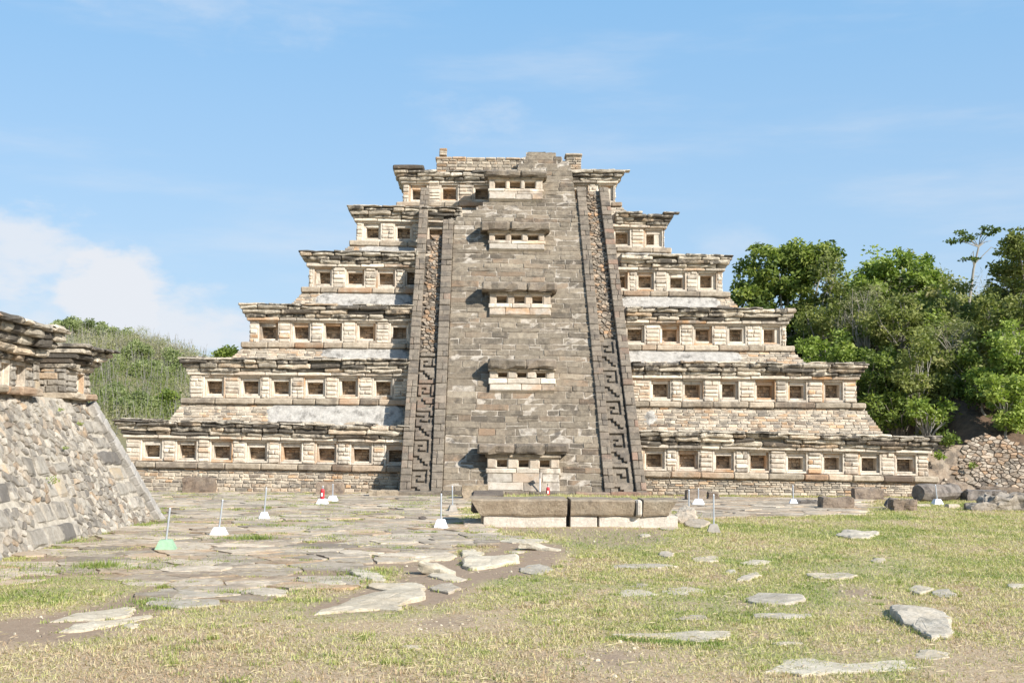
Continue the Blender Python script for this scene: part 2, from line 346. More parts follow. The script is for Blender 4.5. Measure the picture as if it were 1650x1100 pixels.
# ------------------------------------------------------------------ niche, shared by all the buildings
def niche(parent, org, C, U, N, w=.64, h=.5, ow=1.02, oh=.86, depth=.72, top=.16, bot=.14, fr=0.0):
    """C = centre bottom of the frame on the wall face; builds the stepped frame and the dark box behind it"""
    w += R.uniform(-.04, .05); h += R.uniform(-.03, .04); k = R.uniform(-.02, .02)
    m = MB(); ho = ow / 2; hi = w / 2; md = (ho + hi) / 2 + .01 + R.uniform(-.015, .015); zt = oh; b0 = bot + k; t0 = b0 + h
    tn = lambda: tone(.16, .3, .25)
    sl = lambda u0, u1, v0, v1, n, r=.018: slab(m, C + U * u0 + Z * v0 + N * n, U, Z, N, u1 - u0, v1 - v0, depth + n, r, .008, tn())
    f = -.05 + fr + R.uniform(-.015, .015)
    sl(-ho, -md, 0, zt, f); sl(md, ho, 0, zt, f); sl(-md, md, zt - .1, zt, f + .02); sl(-md, md, 0, b0 * .55, f)
    f -= R.uniform(.09, .15)
    tt = min(zt - .102, t0 + .16)
    sl(-md, -hi, b0 * .55, zt - .1, f); sl(hi, md, b0 * .55, zt - .1, f)
    sl(-hi, hi, t0, zt - .1, f + .01); sl(-hi, hi, b0 * .55, b0, f)
    ob = m.build('niche', M['niche'], parent, org)
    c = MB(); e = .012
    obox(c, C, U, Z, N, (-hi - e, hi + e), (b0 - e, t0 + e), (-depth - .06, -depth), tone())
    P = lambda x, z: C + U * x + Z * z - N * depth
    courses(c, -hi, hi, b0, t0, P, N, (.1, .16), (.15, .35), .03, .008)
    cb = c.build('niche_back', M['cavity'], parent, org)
    return ob

def pier(mb, C, U, N, w, h, depth=.6, hs=(.15, .23), t=None):
    z = 0
    obox(mb, C, U, Z, N, (-w / 2, w / 2), (0, h), (-depth, -.05), (.4, .1, .6))
    while z < h - .03:
        hh = min(R.uniform(*hs), h - z)
        if h - z - hh < .05: hh = h - z
        ww = w + R.uniform(-.05, .03)
        if R.random() < .2:
            s = R.uniform(.35, .65); parts = ((-ww / 2, -ww / 2 + ww * s - .005), (-ww / 2 + ww * s + .005, ww / 2))
        else: parts = ((-ww / 2, ww / 2),)
        for a, b in parts:
            slab(mb, C + U * a + Z * (z + .006) + N * R.uniform(-.03, .03), U, Z, N, b - a, hh - .012, .2, .045, .014, tone(.17, .25, .22))
        z += hh

def run(mb, a, b, z, h, y, ls=(.5, 1.4), D=.6, r=.05, amp=.03, jy=.03, jz=.015, U=X, N=-Y, base=None, tn=None, gap=.008, drop=0.0, skip=None):
    """a course of long stones from a to b along U at outward offset y"""
    O = base or Vector((0, 0, 0)); x = a
    while x < b - .05:
        l = R.uniform(*ls); l = l if b - x - l > ls[0] * .7 else b - x
        x_full, l_full = x, l
        if skip and x < skip[1] and x + l > skip[0]:
            if x < skip[0]: l = skip[0] - x
            elif x + l > skip[1]: l = x + l - skip[1]; x = skip[1]
            else: l = 0
        if R.random() > drop and l > .08:
            hh = h + R.uniform(-jz, jz)
            slab(mb, O + U * (x + gap) + Z * (z + R.uniform(-jz, 0)) + N * (y + R.uniform(-jy, jy)), U, Z, N, l - gap * 2, hh, D, r, amp, (tn or tone)())
        x = x_full + l_full

# ================================================================== THE PYRAMID
PO = Vector((0, -17.6, 0))
pyr = empty('stepped_pyramid', PO, 'tall stepped stone pyramid with rows of square niches and central staircase', 'pyramid')
INS = 2.37
CW = [18.0 - INS * k for k in range(6)]
corn = [((180, 675), (1520, 702)), ((285, 575), (1402, 584)), ((383, 488), (1287, 495)), ((480, 402), (1183, 410)), ((558, 329), (1088, 342)), ((634, 273), (1008, 273))]
NL = [[244, 300, 356, 413, 469, 525.6, 582, 638], [344.5, 402.6, 452, 507, 561, 617], [432, 484.5, 535.5, 589.5, 643.6], [520, 572, 622, 666], [599, 650, 702], [674, 724, 776]]
NR = [[1055, 1109, 1167, 1223.5, 1283.5, 1342, 1402, 1460], [1065, 1117, 1175.5, 1233, 1285, 1343], [1023.6, 1080, 1133, 1186.6, 1243], [998, 1040, 1090.6, 1140], [1002, 1053], [934, 976]]
SPR = .84                                       # stair: metres back per metre up
SY0 = -20.28
def stY(z): return SY0 + SPR * z
def onS(px, py):                                # pixel to the stair's sloping plane
    r = ray(px, py); t = (SY0 + SPR * CAMP.z - CAMP.y) / (r.y - SPR * r.z); return CAMP + r * t
ztop = []
for k in range(6):
    (la, ra) = corn[k]; Yf = -CW[k]
    a = onY(*la, Yf); b = onY(*ra, Yf); ztop.append((a, b))
for k in range(6):
    a, b = ztop[k]; Yf = -CW[k]; xl, xr = a.x, b.x
    zt = (a.z + b.z) / 2; tilt = (b.z - a.z) / (xr - xl); xm = (xl + xr) / 2
    Ht = .62 if k < 5 else .5
    zc = zt - Ht; zl = zc - .15; nh = 1.05 if k else 1.0; zn = zl - nh; zmo = zn - .27
    zb = 0.0 if k == 0 else (ztop[k - 1][0].z + ztop[k - 1][1].z) / 2 - .15
    def shear(m):
        for v in m.v: v.z += tilt * (v.x - xm) * min(1, max(0, (v.z - zb) / .8)) if k == 0 else tilt * (v.x - xm)
    wy = Yf + .5                                # wall face
    sk = (onS(660, 700).x if k == 0 else onS(653 + k * 7, 690 - k * 92).x, onS(1030 - k * 10, 690 - k * 92).x)
    if k == 4: sk = (onY(744, 335, Yf).x, sk[1])
    if k == 5: sk = (onY(876, 280, Yf).x, onY(915, 280, Yf).x)
    # --- tier body
    m = MB()
    core = wy + .82
    box(m, (xl + .62, core, zb - .3 if k else -.3), (xr - .62, -CW[k] + 5.5, zt - .06))
    box(m, (xl + .4, Yf + .6, zc + .02), (xr - .4, Yf + 4.9, zt - .05), (.5, .1, .5))
    sidex = [(xl + .5, xl + .62), (xr - .62, xr - .5)]
    nodes = []
    def cx(px): return onY(px, 640, wy).x
    nx = sorted([onY(p, corn[k][0][1] + 50, wy).x for p in NL[k] + NR[k]])
    OW = 1.02
    edges = [xl + .5] + sum([[n - OW / 2, n + OW / 2] for n in nx], []) + [xr - .5]
    pier_list = []
    for i in range(0, len(edges), 2):
        e0, e1 = edges[i], edges[i + 1]
        if e1 - e0 < .05: continue
        if e1 - e0 > 1.6:     # hidden behind the staircase or filled with masonry
            obox(m, Vector((0, wy, zn)), X, Z, -Y, (e0, e1), (0, nh), (-.7, -.04), (.5, .1, .5))
            courses(m, e0, e1, zn, zn + nh, lambda x, z: Vector((x, wy + .04, z)), -Y, (.11, .17), (.3, .6), .04)
        else:
            pier(m, Vector(((e0 + e1) / 2, wy, zn)), X, -Y, e1 - e0, nh)
    # sides of the niche zone
    for s, xe in ((-1, xl + .5), (1, xr - .5)):
        U = Y if s > 0 else -Y; N_ = X * s
        y0, y1 = wy, wy + 4.6
        O = Vector((xe, y0 if s > 0 else y1, 0))
        courses(m, .02, 4.5, zn, zl, lambda x, z: O + U * x + Z * z - N_ * .03, N_, (.11, .17), (.3, .6), .05)
        box(m, (min(xe, xe - s * .5), wy + .2, zn), (max(xe - s * .03, xe - s * .5), y1, zl))
    shear(m); tier = m.build('tier', M['wall'], pyr, PO)
    # --- niches
    n0 = len(COL.objects)
    for x in nx:
        dz = tilt * (x - xm)
        niche(tier, PO, Vector((x, wy, zn + dz)), X, -Y, oh=nh, top=.2, bot=.2 if k else .17, h=(.58 if k else .53) + R.uniform(-.03, .03), w=.66 + R.uniform(-.04, .04))
    # --- sloping wall below
    m = MB(); y_t, y_b = wy - .16, Yf - .5
    if k == 0: y_t, y_b = wy - .16, wy - .30
    hh = zmo - zb
    sl_in = (y_t - y_b) / hh
    exl, exr = xl + (.1), xr - (.1)
    ox = -.5 if k else -.05
    X0 = lambda z: xl + .18 + (ox - .1) * (zmo - z) / hh
    X1 = lambda z: xr - .18 - (ox - .1) * (zmo - z) / hh
    Pf = lambda x, z: Vector((x, y_b + sl_in * (z - zb), z))
    Nn = Vector((0, -hh, (y_t - y_b))).normalized()
    # backing as a prism
    q = .035
    vs = [Vector((X0(zb) + q, y_b + q, zb)), Vector((X1(zb) - q, y_b + q, zb)), Vector((X1(zb) - q, y_b + 5, zb)), Vector((X0(zb) + q, y_b + 5, zb)),
          Vector((X0(zmo) + q, y_t + q, zmo)), Vector((X1(zmo) - q, y_t + q, zmo)), Vector((X1(zmo) - q, y_b + 5, zmo)), Vector((X0(zmo) + q, y_b + 5, zmo))]
    m.add(vs, [(0, 1, 5, 4), (1, 2, 6, 5), (2, 3, 7, 6), (3, 0, 4, 7), (4, 5, 6, 7)], (.95, .0, .3))
    Pf2 = lambda x, z: Pf(x, z) + Vector((0, .03, 0))
    if k == 0:
        courses(m, X0, X1, zb, zmo, Pf2, Nn, (.09, .16), (.2, .55), .035, .012, lambda: tone(.28, .45, .3))
    else:
        # on the right the small brick-like stones show, elsewhere remains of plaster cover them
        courses(m, X0, X1, zb, zmo, Pf2, Nn, (.1, .16), (.25, .6), .032, .010, lambda: tone(.28, .5, .32))
    shear(m); m.build('sloped_wall', M['talud'], tier, PO)
    for (p0, p1) in {0: (), 1: ((425, 652), (1040, 1062)), 2: ((512, 658), (1000, 1200)), 3: ((502, 664), (998, 1166)), 4: ((572, 670), (1003, 1088)), 5: ()}[k]:
        x0, x1 = onY(p0, 600, y_b).x, onY(p1, 600, y_b).x; nn_ = max(3, int((x1 - x0) / .18)); rows_ = 7; m = MB()
        for i in range(nn_ + 1):
            x = x0 + (x1 - x0) * i / nn_; e_ = min(1, min(i, nn_ - i) / 2.5)
            lo = zb + hh * (.16 + .30 * MN.noise(Vector((x * 1.1, k, 1))) + .12 * MN.noise(Vector((x * 4, k, 2)))); hi = zmo - .01 - max(0, .10 * MN.noise(Vector((x * 1.6, k, 7))))
            mid = (lo + hi) / 2; lo = mid + (lo - mid) * (.35 + .65 * e_); hi = mid + (hi - mid) * (.35 + .65 * e_)
            for j in range(rows_):
                v = j / (rows_ - 1); z_ = lo + (hi - lo) * v; ed = 0 if (i in (0, nn_) or j == 0) else 1
                m.v.append(Pf(x + .03 * MN.noise(Vector((x * 5, v * 5, 3))), z_) + Nn * (.035 * ed + .022 * ed * MN.noise(Vector((x * 2.5, z_ * 4, k))) - .02 * (1 - ed))); m.t.append((.5, 0, .45))
        m.f = [(i * rows_ + j, (i + 1) * rows_ + j, (i + 1) * rows_ + j + 1, i * rows_ + j + 1) for i in range(nn_) for j in range(rows_ - 1)]
        shear(m); m.build('old_plaster', M['oldplaster'], tier, PO)
    # --- base moulding
    m = MB()
    run(m, xl + .15, xr - .15, zmo, .265, -Yf - .16, (.7, 1.9), .55, .05, .022, .03, .012)
    for s, xe in ((-1, xl + .17), (1, xr - .17)):
        box(m, (min(xe, xe - s * .4), wy, zmo + .01), (max(xe, xe - s * .4), wy + 4.6, zn - .01), tone())
    shear(m); m.build('base_moulding', M['mould'], tier, PO)
    # --- lintel course
    m = MB()
    run(m, xl + .36, xr - .36, zl, .15, -Yf - .39, (.8, 1.8), .6, .03, .015, .03, .01)
    for s, xe in ((-1, xl + .38), (1, xr - .38)):
        box(m, (min(xe, xe - s * .4), wy, zl + .01), (max(xe, xe - s * .4), wy + 4.6, zc - .01), tone())
    shear(m); m.build('lintel_course', M['wall'], tier, PO)
    # --- flaring cornice
    m = MB()
    hs = [.18, .20, .17, .09] if k < 5 else [.17, .18, .15]
    insets = [.31, .19, .08, .02] if k < 5 else [.28, .16, .03]
    z = zc; sc = Ht / sum(hs)
    for j, (h_, in_) in enumerate(zip(hs, insets)):
        h_ *= sc
        last = j == len(hs) - 1
        run(m, xl + in_ - .02, xr - in_ + .02, z, h_ + (0 if last else .03), -Yf - in_, (.5, 1.9), 1.0, .06 if not last else .035, .055, .05, .022 if not last else .015,
            tn=lambda: tone(.3, .3, .3), drop=(.12 if last else .02), skip=sk)
        for s, xe in ((-1, xl + in_), (1, xr - in_)):
            U = -Y if s < 0 else Y
            O = Vector((xe, Yf + in_ + 4.8 if s < 0 else Yf + in_ + .3, 0))
            run(m, 0, 4.4, z, h_, 0, (.5, 1.3), .5, .06, .04, .04, .02, U=U, N=X * s, base=O)
        z += h_
    # loose, broken top pieces
    x = xl + .3
    while x < xr - .5:
        l = R.uniform(.4, 1.1)
        if R.random() < (.30 if k < 5 else .15) and not sk[0] - .6 < x < sk[1]:
            slab(m, Vector((x, Yf + R.uniform(.1, .5), zt - .02)), X, Z, -Y, l, R.uniform(.04, .1), .5, .03, .03)
        x += l
    shear(m); mid_ = (sk[0] + sk[1]) / 2; m.cut(lambda c: c.x < mid_).build('cornice', M['cornice'], tier, PO); m.cut(lambda c: c.x >= mid_).build('cornice', M['cornice'], tier, PO)
print('tier tops', [(round(a.x, 1), round(b.x, 1), round(a.z, 2), round(b.z, 2)) for a, b in ztop])

# broken corner slabs that still stand on the sixth tier
m = MB(); a = onY(633, 263, -CW[5]); b = onY(683, 270, -CW[5])
slab(m, Vector((a.x, -CW[5] - .05, ztop[5][0].z + .02)), X, Z, -Y, b.x - a.x, .24, 1.2, .06, .03)
m.build('corner_slab', M['cornice'], pyr, PO)
m = MB(); a = onY(948, 268, -CW[5] + .3); b = onY(985, 268, -CW[5] + .3); x = a.x
while x < b.x:
    l = R.uniform(.3, .6); slab(m, Vector((x, -CW[5] + .3, ztop[5][1].z - .04)), X, Z, -Y, l, R.uniform(.1, .22), .8, .05, .03); x += l
m.build('broken_masonry', M['cornice'], pyr, PO)

# --- temple walls on the summit
m = MB(); Yt = -4.4
def twall(p0, p1, ptop, cap=True):
    a = onY(p0, ptop, Yt); b = onY(p1, ptop, Yt); zb_ = ztop[5][0].z - .3
    box(m, (a.x + .03, Yt + .04, zb_), (b.x - .03, Yt + 6, a.z - .14))
    courses(m, a.x, b.x, zb_, a.z - .12, lambda x, z: Vector((x, Yt + .04, z)), -Y, (.1, .17), (.25, .6), .04)
    if cap: run(m, a.x - .05, b.x + .05, a.z - .14, .13, -Yt + .06, (.5, 1.2), 1.0, .04, .02)
twall(703, 850, 252); twall(912, 937, 247)
a = onY(708, 250, Yt); b = onY(720, 250, Yt); zz = a.z
for j in range(3):
    slab(m, Vector((a.x + R.uniform(-.04, .04), Yt, zz)), X, Z, -Y, b.x - a.x, .13, .4, .03, .02); zz += .13
m.build('summit_wall', M['talud'], pyr, PO)

# --- staircase
m = MB(); ch = .262
rows = [(800, 712, 975), (353, 731, 943), (345, 746, 943), (337, 764, 938), (321, 786, 929), (268, 834, 921), (262, 838, 920), (242, 849, 890)]
tab = [(onS((r[1] + r[2]) / 2, r[0]).z, onS(r[1], r[0]).x, onS(r[2], r[0]).x) for r in rows]
def edge(z):
    if z <= tab[0][0]: return tab[0][1], tab[0][2]
    for (z0, a0, b0), (z1, a1, b1) in zip(tab, tab[1:]):
        if z <= z1:
            t = (z - z0) / (z1 - z0 + 1e-9); return a0 + (a1 - a0) * t, b0 + (b1 - b0) * t
    return tab[-1][1], tab[-1][2]
ZT = tab[-1][0]
z = 0.0
step_extra = {}
warp = lambda x, z: .09 * MN.noise(Vector((x * .35, z * .3, 3.1)))
Sv = Vector((0, SPR, 1)).normalized(); Sn = Vector((0, -1, SPR)).normalized()
while z < ZT:
    h_ = ch * R.uniform(.8, 1.25); h_ = min(h_, ZT - z + .02); xl, xr = edge(z + h_ / 2); x = xl
    if z > tab[4][0] + .1: xl = xl + R.uniform(-.15, .15); x = xl
    LV = h_ * math.hypot(1, SPR)
    while x < xr - .02:
        l = R.uniform(.45, 1.6); l = l if xr - x - l > .35 else xr - x
        g = R.uniform(.004, .016)
        tt = tone(.15, .16, .22)
        if R.random() < .035: tt = (tt[0] * .6 + .55, .0, .2)
        dz0, dz1 = warp(x, z), warp(x + l, z)
        parts = [(0, LV)] if R.random() > .12 or l > 1.1 else [(0, LV * .48), (LV * .5, LV * .5)]
        for (v0, vh) in parts:
            O_ = Vector((x + g, stY(z), z)) + Sv * (v0 + g * .6 + dz0 + R.uniform(-.01, .01)) + Sn * (-.10 + R.uniform(-.028, .022))
            slab(m, O_, (X * l + Sv * (dz1 - dz0)).normalized(), Sv, Sn, l - 2 * g, vh - 1.2 * g, .5, .028, .030, tt)
        x += l
    z += h_
st = m.build('staircase', M['stair'], pyr, PO)
m = MB(); zz = 0.0; KS = math.hypot(1, SPR)
while zz < ZT - .3:
    xl, xr = edge(zz + .15); obox(m, Vector((0, stY(zz), zz)), X, Sv, Sn, (xl + .05, xr - .05), (-.01, .3 * KS + .01), (-2.5, -.128), (.6, .1, .4)); zz += .3
m.build('joint_mortar', M['stairmortar'], st, PO)

Sv = Vector((0, SPR, 1)).normalized(); Sn = Vector((0, -1, SPR)).normalized()
def balustrade(bl, br, tl, trr, ytop, proud=.0, back=.55):
    m = MB(); b0, b1, t0, t1 = onS(bl, 797), onS(br, 797), onS(tl, ytop), onS(trr, ytop)
    z1 = t0.z; z = 0.0
    while z < z1 - .05:
        hh = min(R.uniform(.24, .34), z1 - z); f = lambda q: (b0.x + (t0.x - b0.x) * (q / z1), b1.x + (t1.x - b1.x) * (q / z1))
        x0, x1 = f(z + hh / 2); n_ = 1 if R.random() < .6 else 2; sp = R.uniform(.35, .65)
        O = Vector((0, stY(z), z)) - Sn * R.uniform(-.015, .03) + Sn * proud
        L = hh * math.hypot(1, SPR)
        for (a_, b_) in (((x0, x1),) if n_ == 1 else ((x0, x0 + (x1 - x0) * sp - .006), (x0 + (x1 - x0) * sp + .006, x1))):
            slab(m, O + X * a_ + Sv * .006, X, Sv, Sn, b_ - a_, L - .012, back, .025, .018, tone(.16, .12, .25))
        z += hh
    return m.build('balustrade', M['band'], pyr, PO)
BAL = [(643, 661, 678, 692, 303, .05), (694, 712, 714, 731, 353, .05), (975, 991, 929, 943, 302, .05), (1026, 1043, 965, 980, 302, .05)]
for b_ in BAL: balustrade(*b_)
def infill(bl, br, tl, trr, ytop, yfret):
    """cobbles above, stone fret panel below, sunk between two balustrades"""
    b0, b1, t0, t1 = onS(bl, 797), onS(br, 797), onS(tl, ytop), onS(trr, ytop); z1 = t0.z; zf = onS(bl, yfret).z
    K = math.hypot(1, SPR); dp = .30
    xa = lambda z: b0.x + (t0.x - b0.x) * (z / z1); xb = lambda z: b1.x + (t1.x - b1.x) * (z / z1)
    P = lambda u, v: Vector((u, stY(v / K), v / K)) - Sn * dp
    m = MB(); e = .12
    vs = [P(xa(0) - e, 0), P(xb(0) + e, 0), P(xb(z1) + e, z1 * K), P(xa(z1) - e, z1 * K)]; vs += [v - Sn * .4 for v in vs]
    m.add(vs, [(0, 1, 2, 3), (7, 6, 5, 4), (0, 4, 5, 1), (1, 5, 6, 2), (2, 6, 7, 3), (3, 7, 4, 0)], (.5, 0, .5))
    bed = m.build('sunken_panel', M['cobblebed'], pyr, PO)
    m = MB(); vs = [P(xa(0) - .05, 0), P(xb(0) + .05, 0), P(xb(zf) + .05, zf * K), P(xa(zf) - .05, zf * K)]; vs = [v + Sn * .06 for v in vs] + [v - Sn * .02 for v in vs]
    m.add(vs, [(0, 1, 2, 3), (0, 4, 5, 1), (1, 5, 6, 2), (2, 6, 7, 3), (3, 7, 4, 0)], (.4, 0, .6)); m.build('fret_ground', M['band'], bed, PO)
    m = MB()
    rubble(m, lambda u, v: xa(v / K) - .02 < u < xb(v / K) + .02 and v / K > zf, min(xa(0), xa(z1)) - .1, max(xb(0), xb(z1)) + .1, zf * K, z1 * K, .145, 1.2, P, Sn, .075, .012, lambda: tone(.42, .5, .25))
    m.build('cobbles', M['cobble'], bed, PO)
    # frets
    G = ["######", ".....#", "####.#", "#..#.#", "#.##.#", "#....#", "######", "..####", "#..###", "##..##", "###..#"]
    n = 5; Hm = zf * K / n; rw = Hm / 11
    for q in range(n):
        m = MB(); dmg = random.Random(q * 7 + int(bl)); ft = tone(.15, .15, .3)
        for r_ in range(11):
            v1 = (q + 1) * Hm - r_ * rw; v0 = v1 - rw; c = 0
            while c < 6:
                if G[r_][c] == '#':
                    c2 = c
                    while c2 < 6 and G[r_][c2] == '#': c2 += 1
                    if dmg.random() > .06:
                        zc_ = (v0 + v1) / 2 / K; A, B = xa(zc_), xb(zc_); w_ = (B - A - .06) / 6
                        ea = .12 * w_ if c > 0 else 0; eb = .12 * w_ if c2 < 6 else 0; ev = .12 * rw
                        O = P(0, v0) + Sn * (.185 + dmg.uniform(-.02, .02)) - Sv * ev
                        slab(m, O + X * (A + w_ * c - ea), X, Sv, Sn, w_ * (c2 - c) + ea + eb, rw + 2 * ev, .14, .022, .014, ft)
                    c = c2
                else: c += 1
        m.build('stepped_fret', M['band'], bed, PO)
infill(661, 694, 692, 714, 378, 566); infill(991, 1026, 943, 965, 306, 541)

# --- little shrines with three niches up the middle of the stair
def shrine(cx0, cx1, cy0, cy1, bx0, bx1, by0, by1, ops, sy1, basey, n_slab=1, ow=19):
    Yf = stY(onS((bx0 + bx1) / 2, sy1).z) - .10
    q = lambda px, py: onY(px, py, Yf)
    zb_, zs0, zs1 = onS(840, basey).z, q(840, sy1).z, q(840, by1).z
    zh, zc0, zc1 = q(840, by0).z, q(840, cy1).z, q(840, cy0).z
    x0, x1 = q(bx0, by0).x, q(bx1, by0).x
    m = MB(); bk = stY(zc1) + 1.2
    Pb = lambda x, z: Vector((x, stY(z) - .07, z)); courses(m, x0, x1, zb_, zs0 + .02, Pb, Sn, (.28, .4), (.7, 1.6), .05, .003, lambda: (R.uniform(.1, .35), R.random() * .8, R.uniform(.5, 1.0)))
    obox(m, Vector((0, stY(0) - .06, 0)), X, Sv, Sn, (x0, x1), (zb_ * math.hypot(1, SPR), zs0 * math.hypot(1, SPR)), (-.3, 0), (.6, .1, .4))
    box(m, (x0 + .04, Yf + .62, zs0), (x1 - .04, bk, zc1 - .03), (.5, 0, .3))
    sh_ = m.build('stair_shrine', M['niche'], pyr, PO)
    m = MB(); run(m, x0 - .06, x1 + .06, zs0, zs1 - zs0, -Yf + .1, (.8, 1.6), .6, .03, .02); m.build('sill', M['niche'], sh_, PO)
    m = MB(); wpx = q(bx0 + ow, by0).x - x0; xs = [q(o, by0).x for o in ops]; e = [x0] + sum([[x_ - wpx / 2, x_ + wpx / 2] for x_ in xs], []) + [x1]
    H = zh - zs1; lh = min(.08, H * .16); lo_ = H * .08
    for i in range(0, 8, 2):
        slab(m, Vector((e[i], Yf, zs1)), X, Z, -Y, e[i + 1] - e[i], H, .66, .03, .016, (R.uniform(.25, .5), .3, R.uniform(.4, .8)))
    slab(m, Vector((x0 + .02, Yf + .02, zh - lh)), X, Z, -Y, x1 - x0 - .04, lh, .6, .015, .01, (.45, .1, .5))
    m.build('pillars', M['niche'], sh_, PO)
    for x_ in xs:
        f = MB(); w2 = wpx / 2 + .002; i0 = w2 - .035; C = Vector((x_, Yf + .05, zs1))
        for (a_, b_, v0, v1) in ((-w2, -i0, 0, H - lh), (i0, w2, 0, H - lh), (-i0, i0, H - lh - .03, H - lh), (-i0, i0, 0, lo_)):
            slab(f, C + X * a_ + Z * v0, X, Z, -Y, b_ - a_, max(.02, v1 - v0), .5, .01, .004, (.6, .2, .3))
        nb = f.build('niche', M['niche'], sh_, PO)
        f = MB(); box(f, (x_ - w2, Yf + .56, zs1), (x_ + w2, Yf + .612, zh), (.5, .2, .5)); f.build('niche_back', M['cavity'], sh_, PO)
    m = MB(); run(m, x0 - .08, x1 + .08, zh, zc0 - zh + .01, -Yf + .1, (.9, 1.6), .8, .03, .015); m.build('lintel', M['mould'], sh_, PO)
    m = MB(); c0, c1 = onY(cx0, cy0, Yf - .3).x, onY(cx1, cy0, Yf - .3).x; zz = zc0; nH = (zc1 - zc0) / n_slab
    for j in range(n_slab):
        in_ = (n_slab - 1 - j) * .14
        run(m, c0 + in_, c1 - in_, zz, nH, -Yf + .30 - in_ * .6, (1.2, 2.6), 1.2, .09, .085, .04, .02, tn=lambda: tone(.12, .0, .3)); zz += nH
    m.build('shrine_cornice', M['band'], sh_, PO)
shrine(769, 917, 714, 731, 785, 901, 737, 754, (809, 844, 878), 762, 791)
shrine(786, 897, 578, 594, 789, 893, 597, 609, (810, 841, 872), 618, 629, 1, 17.5)
shrine(776, 898, 455, 470, 789, 887, 473, 490, (808.6, 837, 866), 496, 508)
shrine(774, 887, 358, 372, 788, 877, 375, 388, (806, 832, 859), 393, 402)
shrine(780, 882, 276, 286, 788, 874, 289, 305, (806, 830, 854), 309, 322)

# --- low ledge at the foot of the stair
m = MB()
a, b = onY(632, 800, -20.7).x, onY(1050, 800, -20.7).x
run(m, a, b, -.02, .24, 20.6, (.8, 2.0), 1.2, .03, .02); m.build('foot_ledge', M['band'], pyr, PO)

# ================================================================== BUILDING ON THE LEFT
LO = Vector((-12, -40, 0))
lb = empty('ruined_building', LO, 'low ruined stone building with sloping rubble wall and overhanging cornice at left', 'building')
bx, tx, zt_ = -11.4, -13.0, 3.35
yb0, yb1 = -56.0, -35.6          # near (behind the frame) and far end of the base line
K = math.hypot(1, (bx - tx) / zt_); LN = Vector((zt_, 0, bx - tx)).normalized()
endy = lambda z: yb1 - 1.5 * z / zt_
P = lambda u, v: Vector((bx - (bx - tx) * (v / K) / zt_, u, v / K))
m = MB(); q = .075
vs = [Vector((bx - q, yb0, 0)), Vector((bx - q, yb1 - .1, 0)), Vector((bx - 9, yb1 - .1, 0)), Vector((bx - 9, yb0, 0)),
      Vector((tx - q, yb0, zt_)), Vector((tx - q, endy(zt_) - .1, zt_)), Vector((tx - 7.5, endy(zt_) - .1, zt_)), Vector((tx - 7.5, yb0, zt_))]
m.add(vs, [(0, 1, 5, 4), (1, 2, 6, 5), (2, 3, 7, 6), (3, 0, 4, 7), (4, 5, 6, 7)], (.5, 0, .5))
lw = m.build('wall_core', M['mortar'], lb, LO)
blocks = []
# tiers of big grey blocks left from the old facing: rectangles (u0,u1,z0,z1) on the slope
for (u0, u1, z0, z1) in ((-37.6, -36.75, 2.85, 3.2), (-38.6, -37.2, 2.45, 2.82), (-38.3, -37.1, 2.05, 2.4), (-38.4, -36.7, 1.62, 2.0), (-38.0, -36.6, 1.2, 1.58), (-38.1, -36.4, .8, 1.17), (-37.6, -36.3, .38, .76),
                         (-43.9, -42.6, 1.5, 1.95), (-43.2, -42.0, 1.0, 1.45), (-44.6, -41.9, .48, .95), (-45.5, -42.2, 0.05, .45), (-46.8, -45, 1.0, 1.45), (-48.3, -45.8, .5, .95), (-42.2, -41.2, 1.5, 1.8),
                         (-40.6, -39.9, 2.9, 3.2), (-39.6, -38.9, 2.95, 3.3)):
    u = u0
    while u < u1 - .1:
        l = R.uniform(.5, 1.0); l = l if u1 - u - l > .3 else u1 - u; blocks.append((u, u + l, z0, z1)); u += l
for (u0, u1, z0, z1) in blocks:
    m = MB(); slab(m, P(u0 + .01, z0 * K) + LN * (-.02 + R.uniform(-.02, .03)), Y, (P(0, 1) - P(0, 0)).normalized(), LN, u1 - u0 - .02, (z1 - z0) * K - .015, .4, .06, .05, tone(.2, .05, .3))
    m.build('grey_facing_block', M['greyblock'], lb, LO)
def inside(u, v):
    z = v / K
    if not (0 <= z < zt_ and yb0 < u < endy(z) - .35): return False
    return not any(a - .06 < u < b + .06 and c - .03 < z < d + .03 for a, b, c, d in blocks)
m = MB()
rubble(m, lambda u, v: inside(u, v), -52, yb1 + .8, -.3, zt_ * K + .5, .165, 1.35, lambda u, v: P(u, v) - LN * .09, LN, .065, .009, lambda: tone(.30, .3, .34))
m.build('rubble_facing', M['rubble'], lb, LO)
# plastered hip at the far corner
m = MB()
hb, ht = Vector((bx + .12, yb1 + .1, -.05)), Vector((tx + .05, endy(zt_), zt_))
hv = (ht - hb); Lh = hv.length; hv.normalize(); hn = LN; hu = hv.cross(hn).normalized()
n_ = 14
for i in range(n_):
    a_, b_ = Lh * i / n_, Lh * (i + 1) / n_
    wv = .42 + .05 * sin(i * 1.7)
    slab(m, hb + hv * a_ - hu * (-.0) + hn * .08, hv, -hu if hu.y > 0 else hu, hn, b_ - a_ + .004, wv, .3, .03, .02, (.62 + .12 * MN.noise(Vector((i * .9, 0, 0))), .1, .35))
m.build('corner_edging', M['plaster'], lb, LO)
m = MB()
b0_ = P(-47.6, 0) + LN * .15; 
slab(m, P(-49.0, -.05) + LN * .12, Y, (P(0, 1) - P(0, 0)).normalized(), LN, 1.5, 2.0, .5, .06, .05, (.6, .1, .4))
m.build('ramp_remnant', M['plaster'], lb, LO)
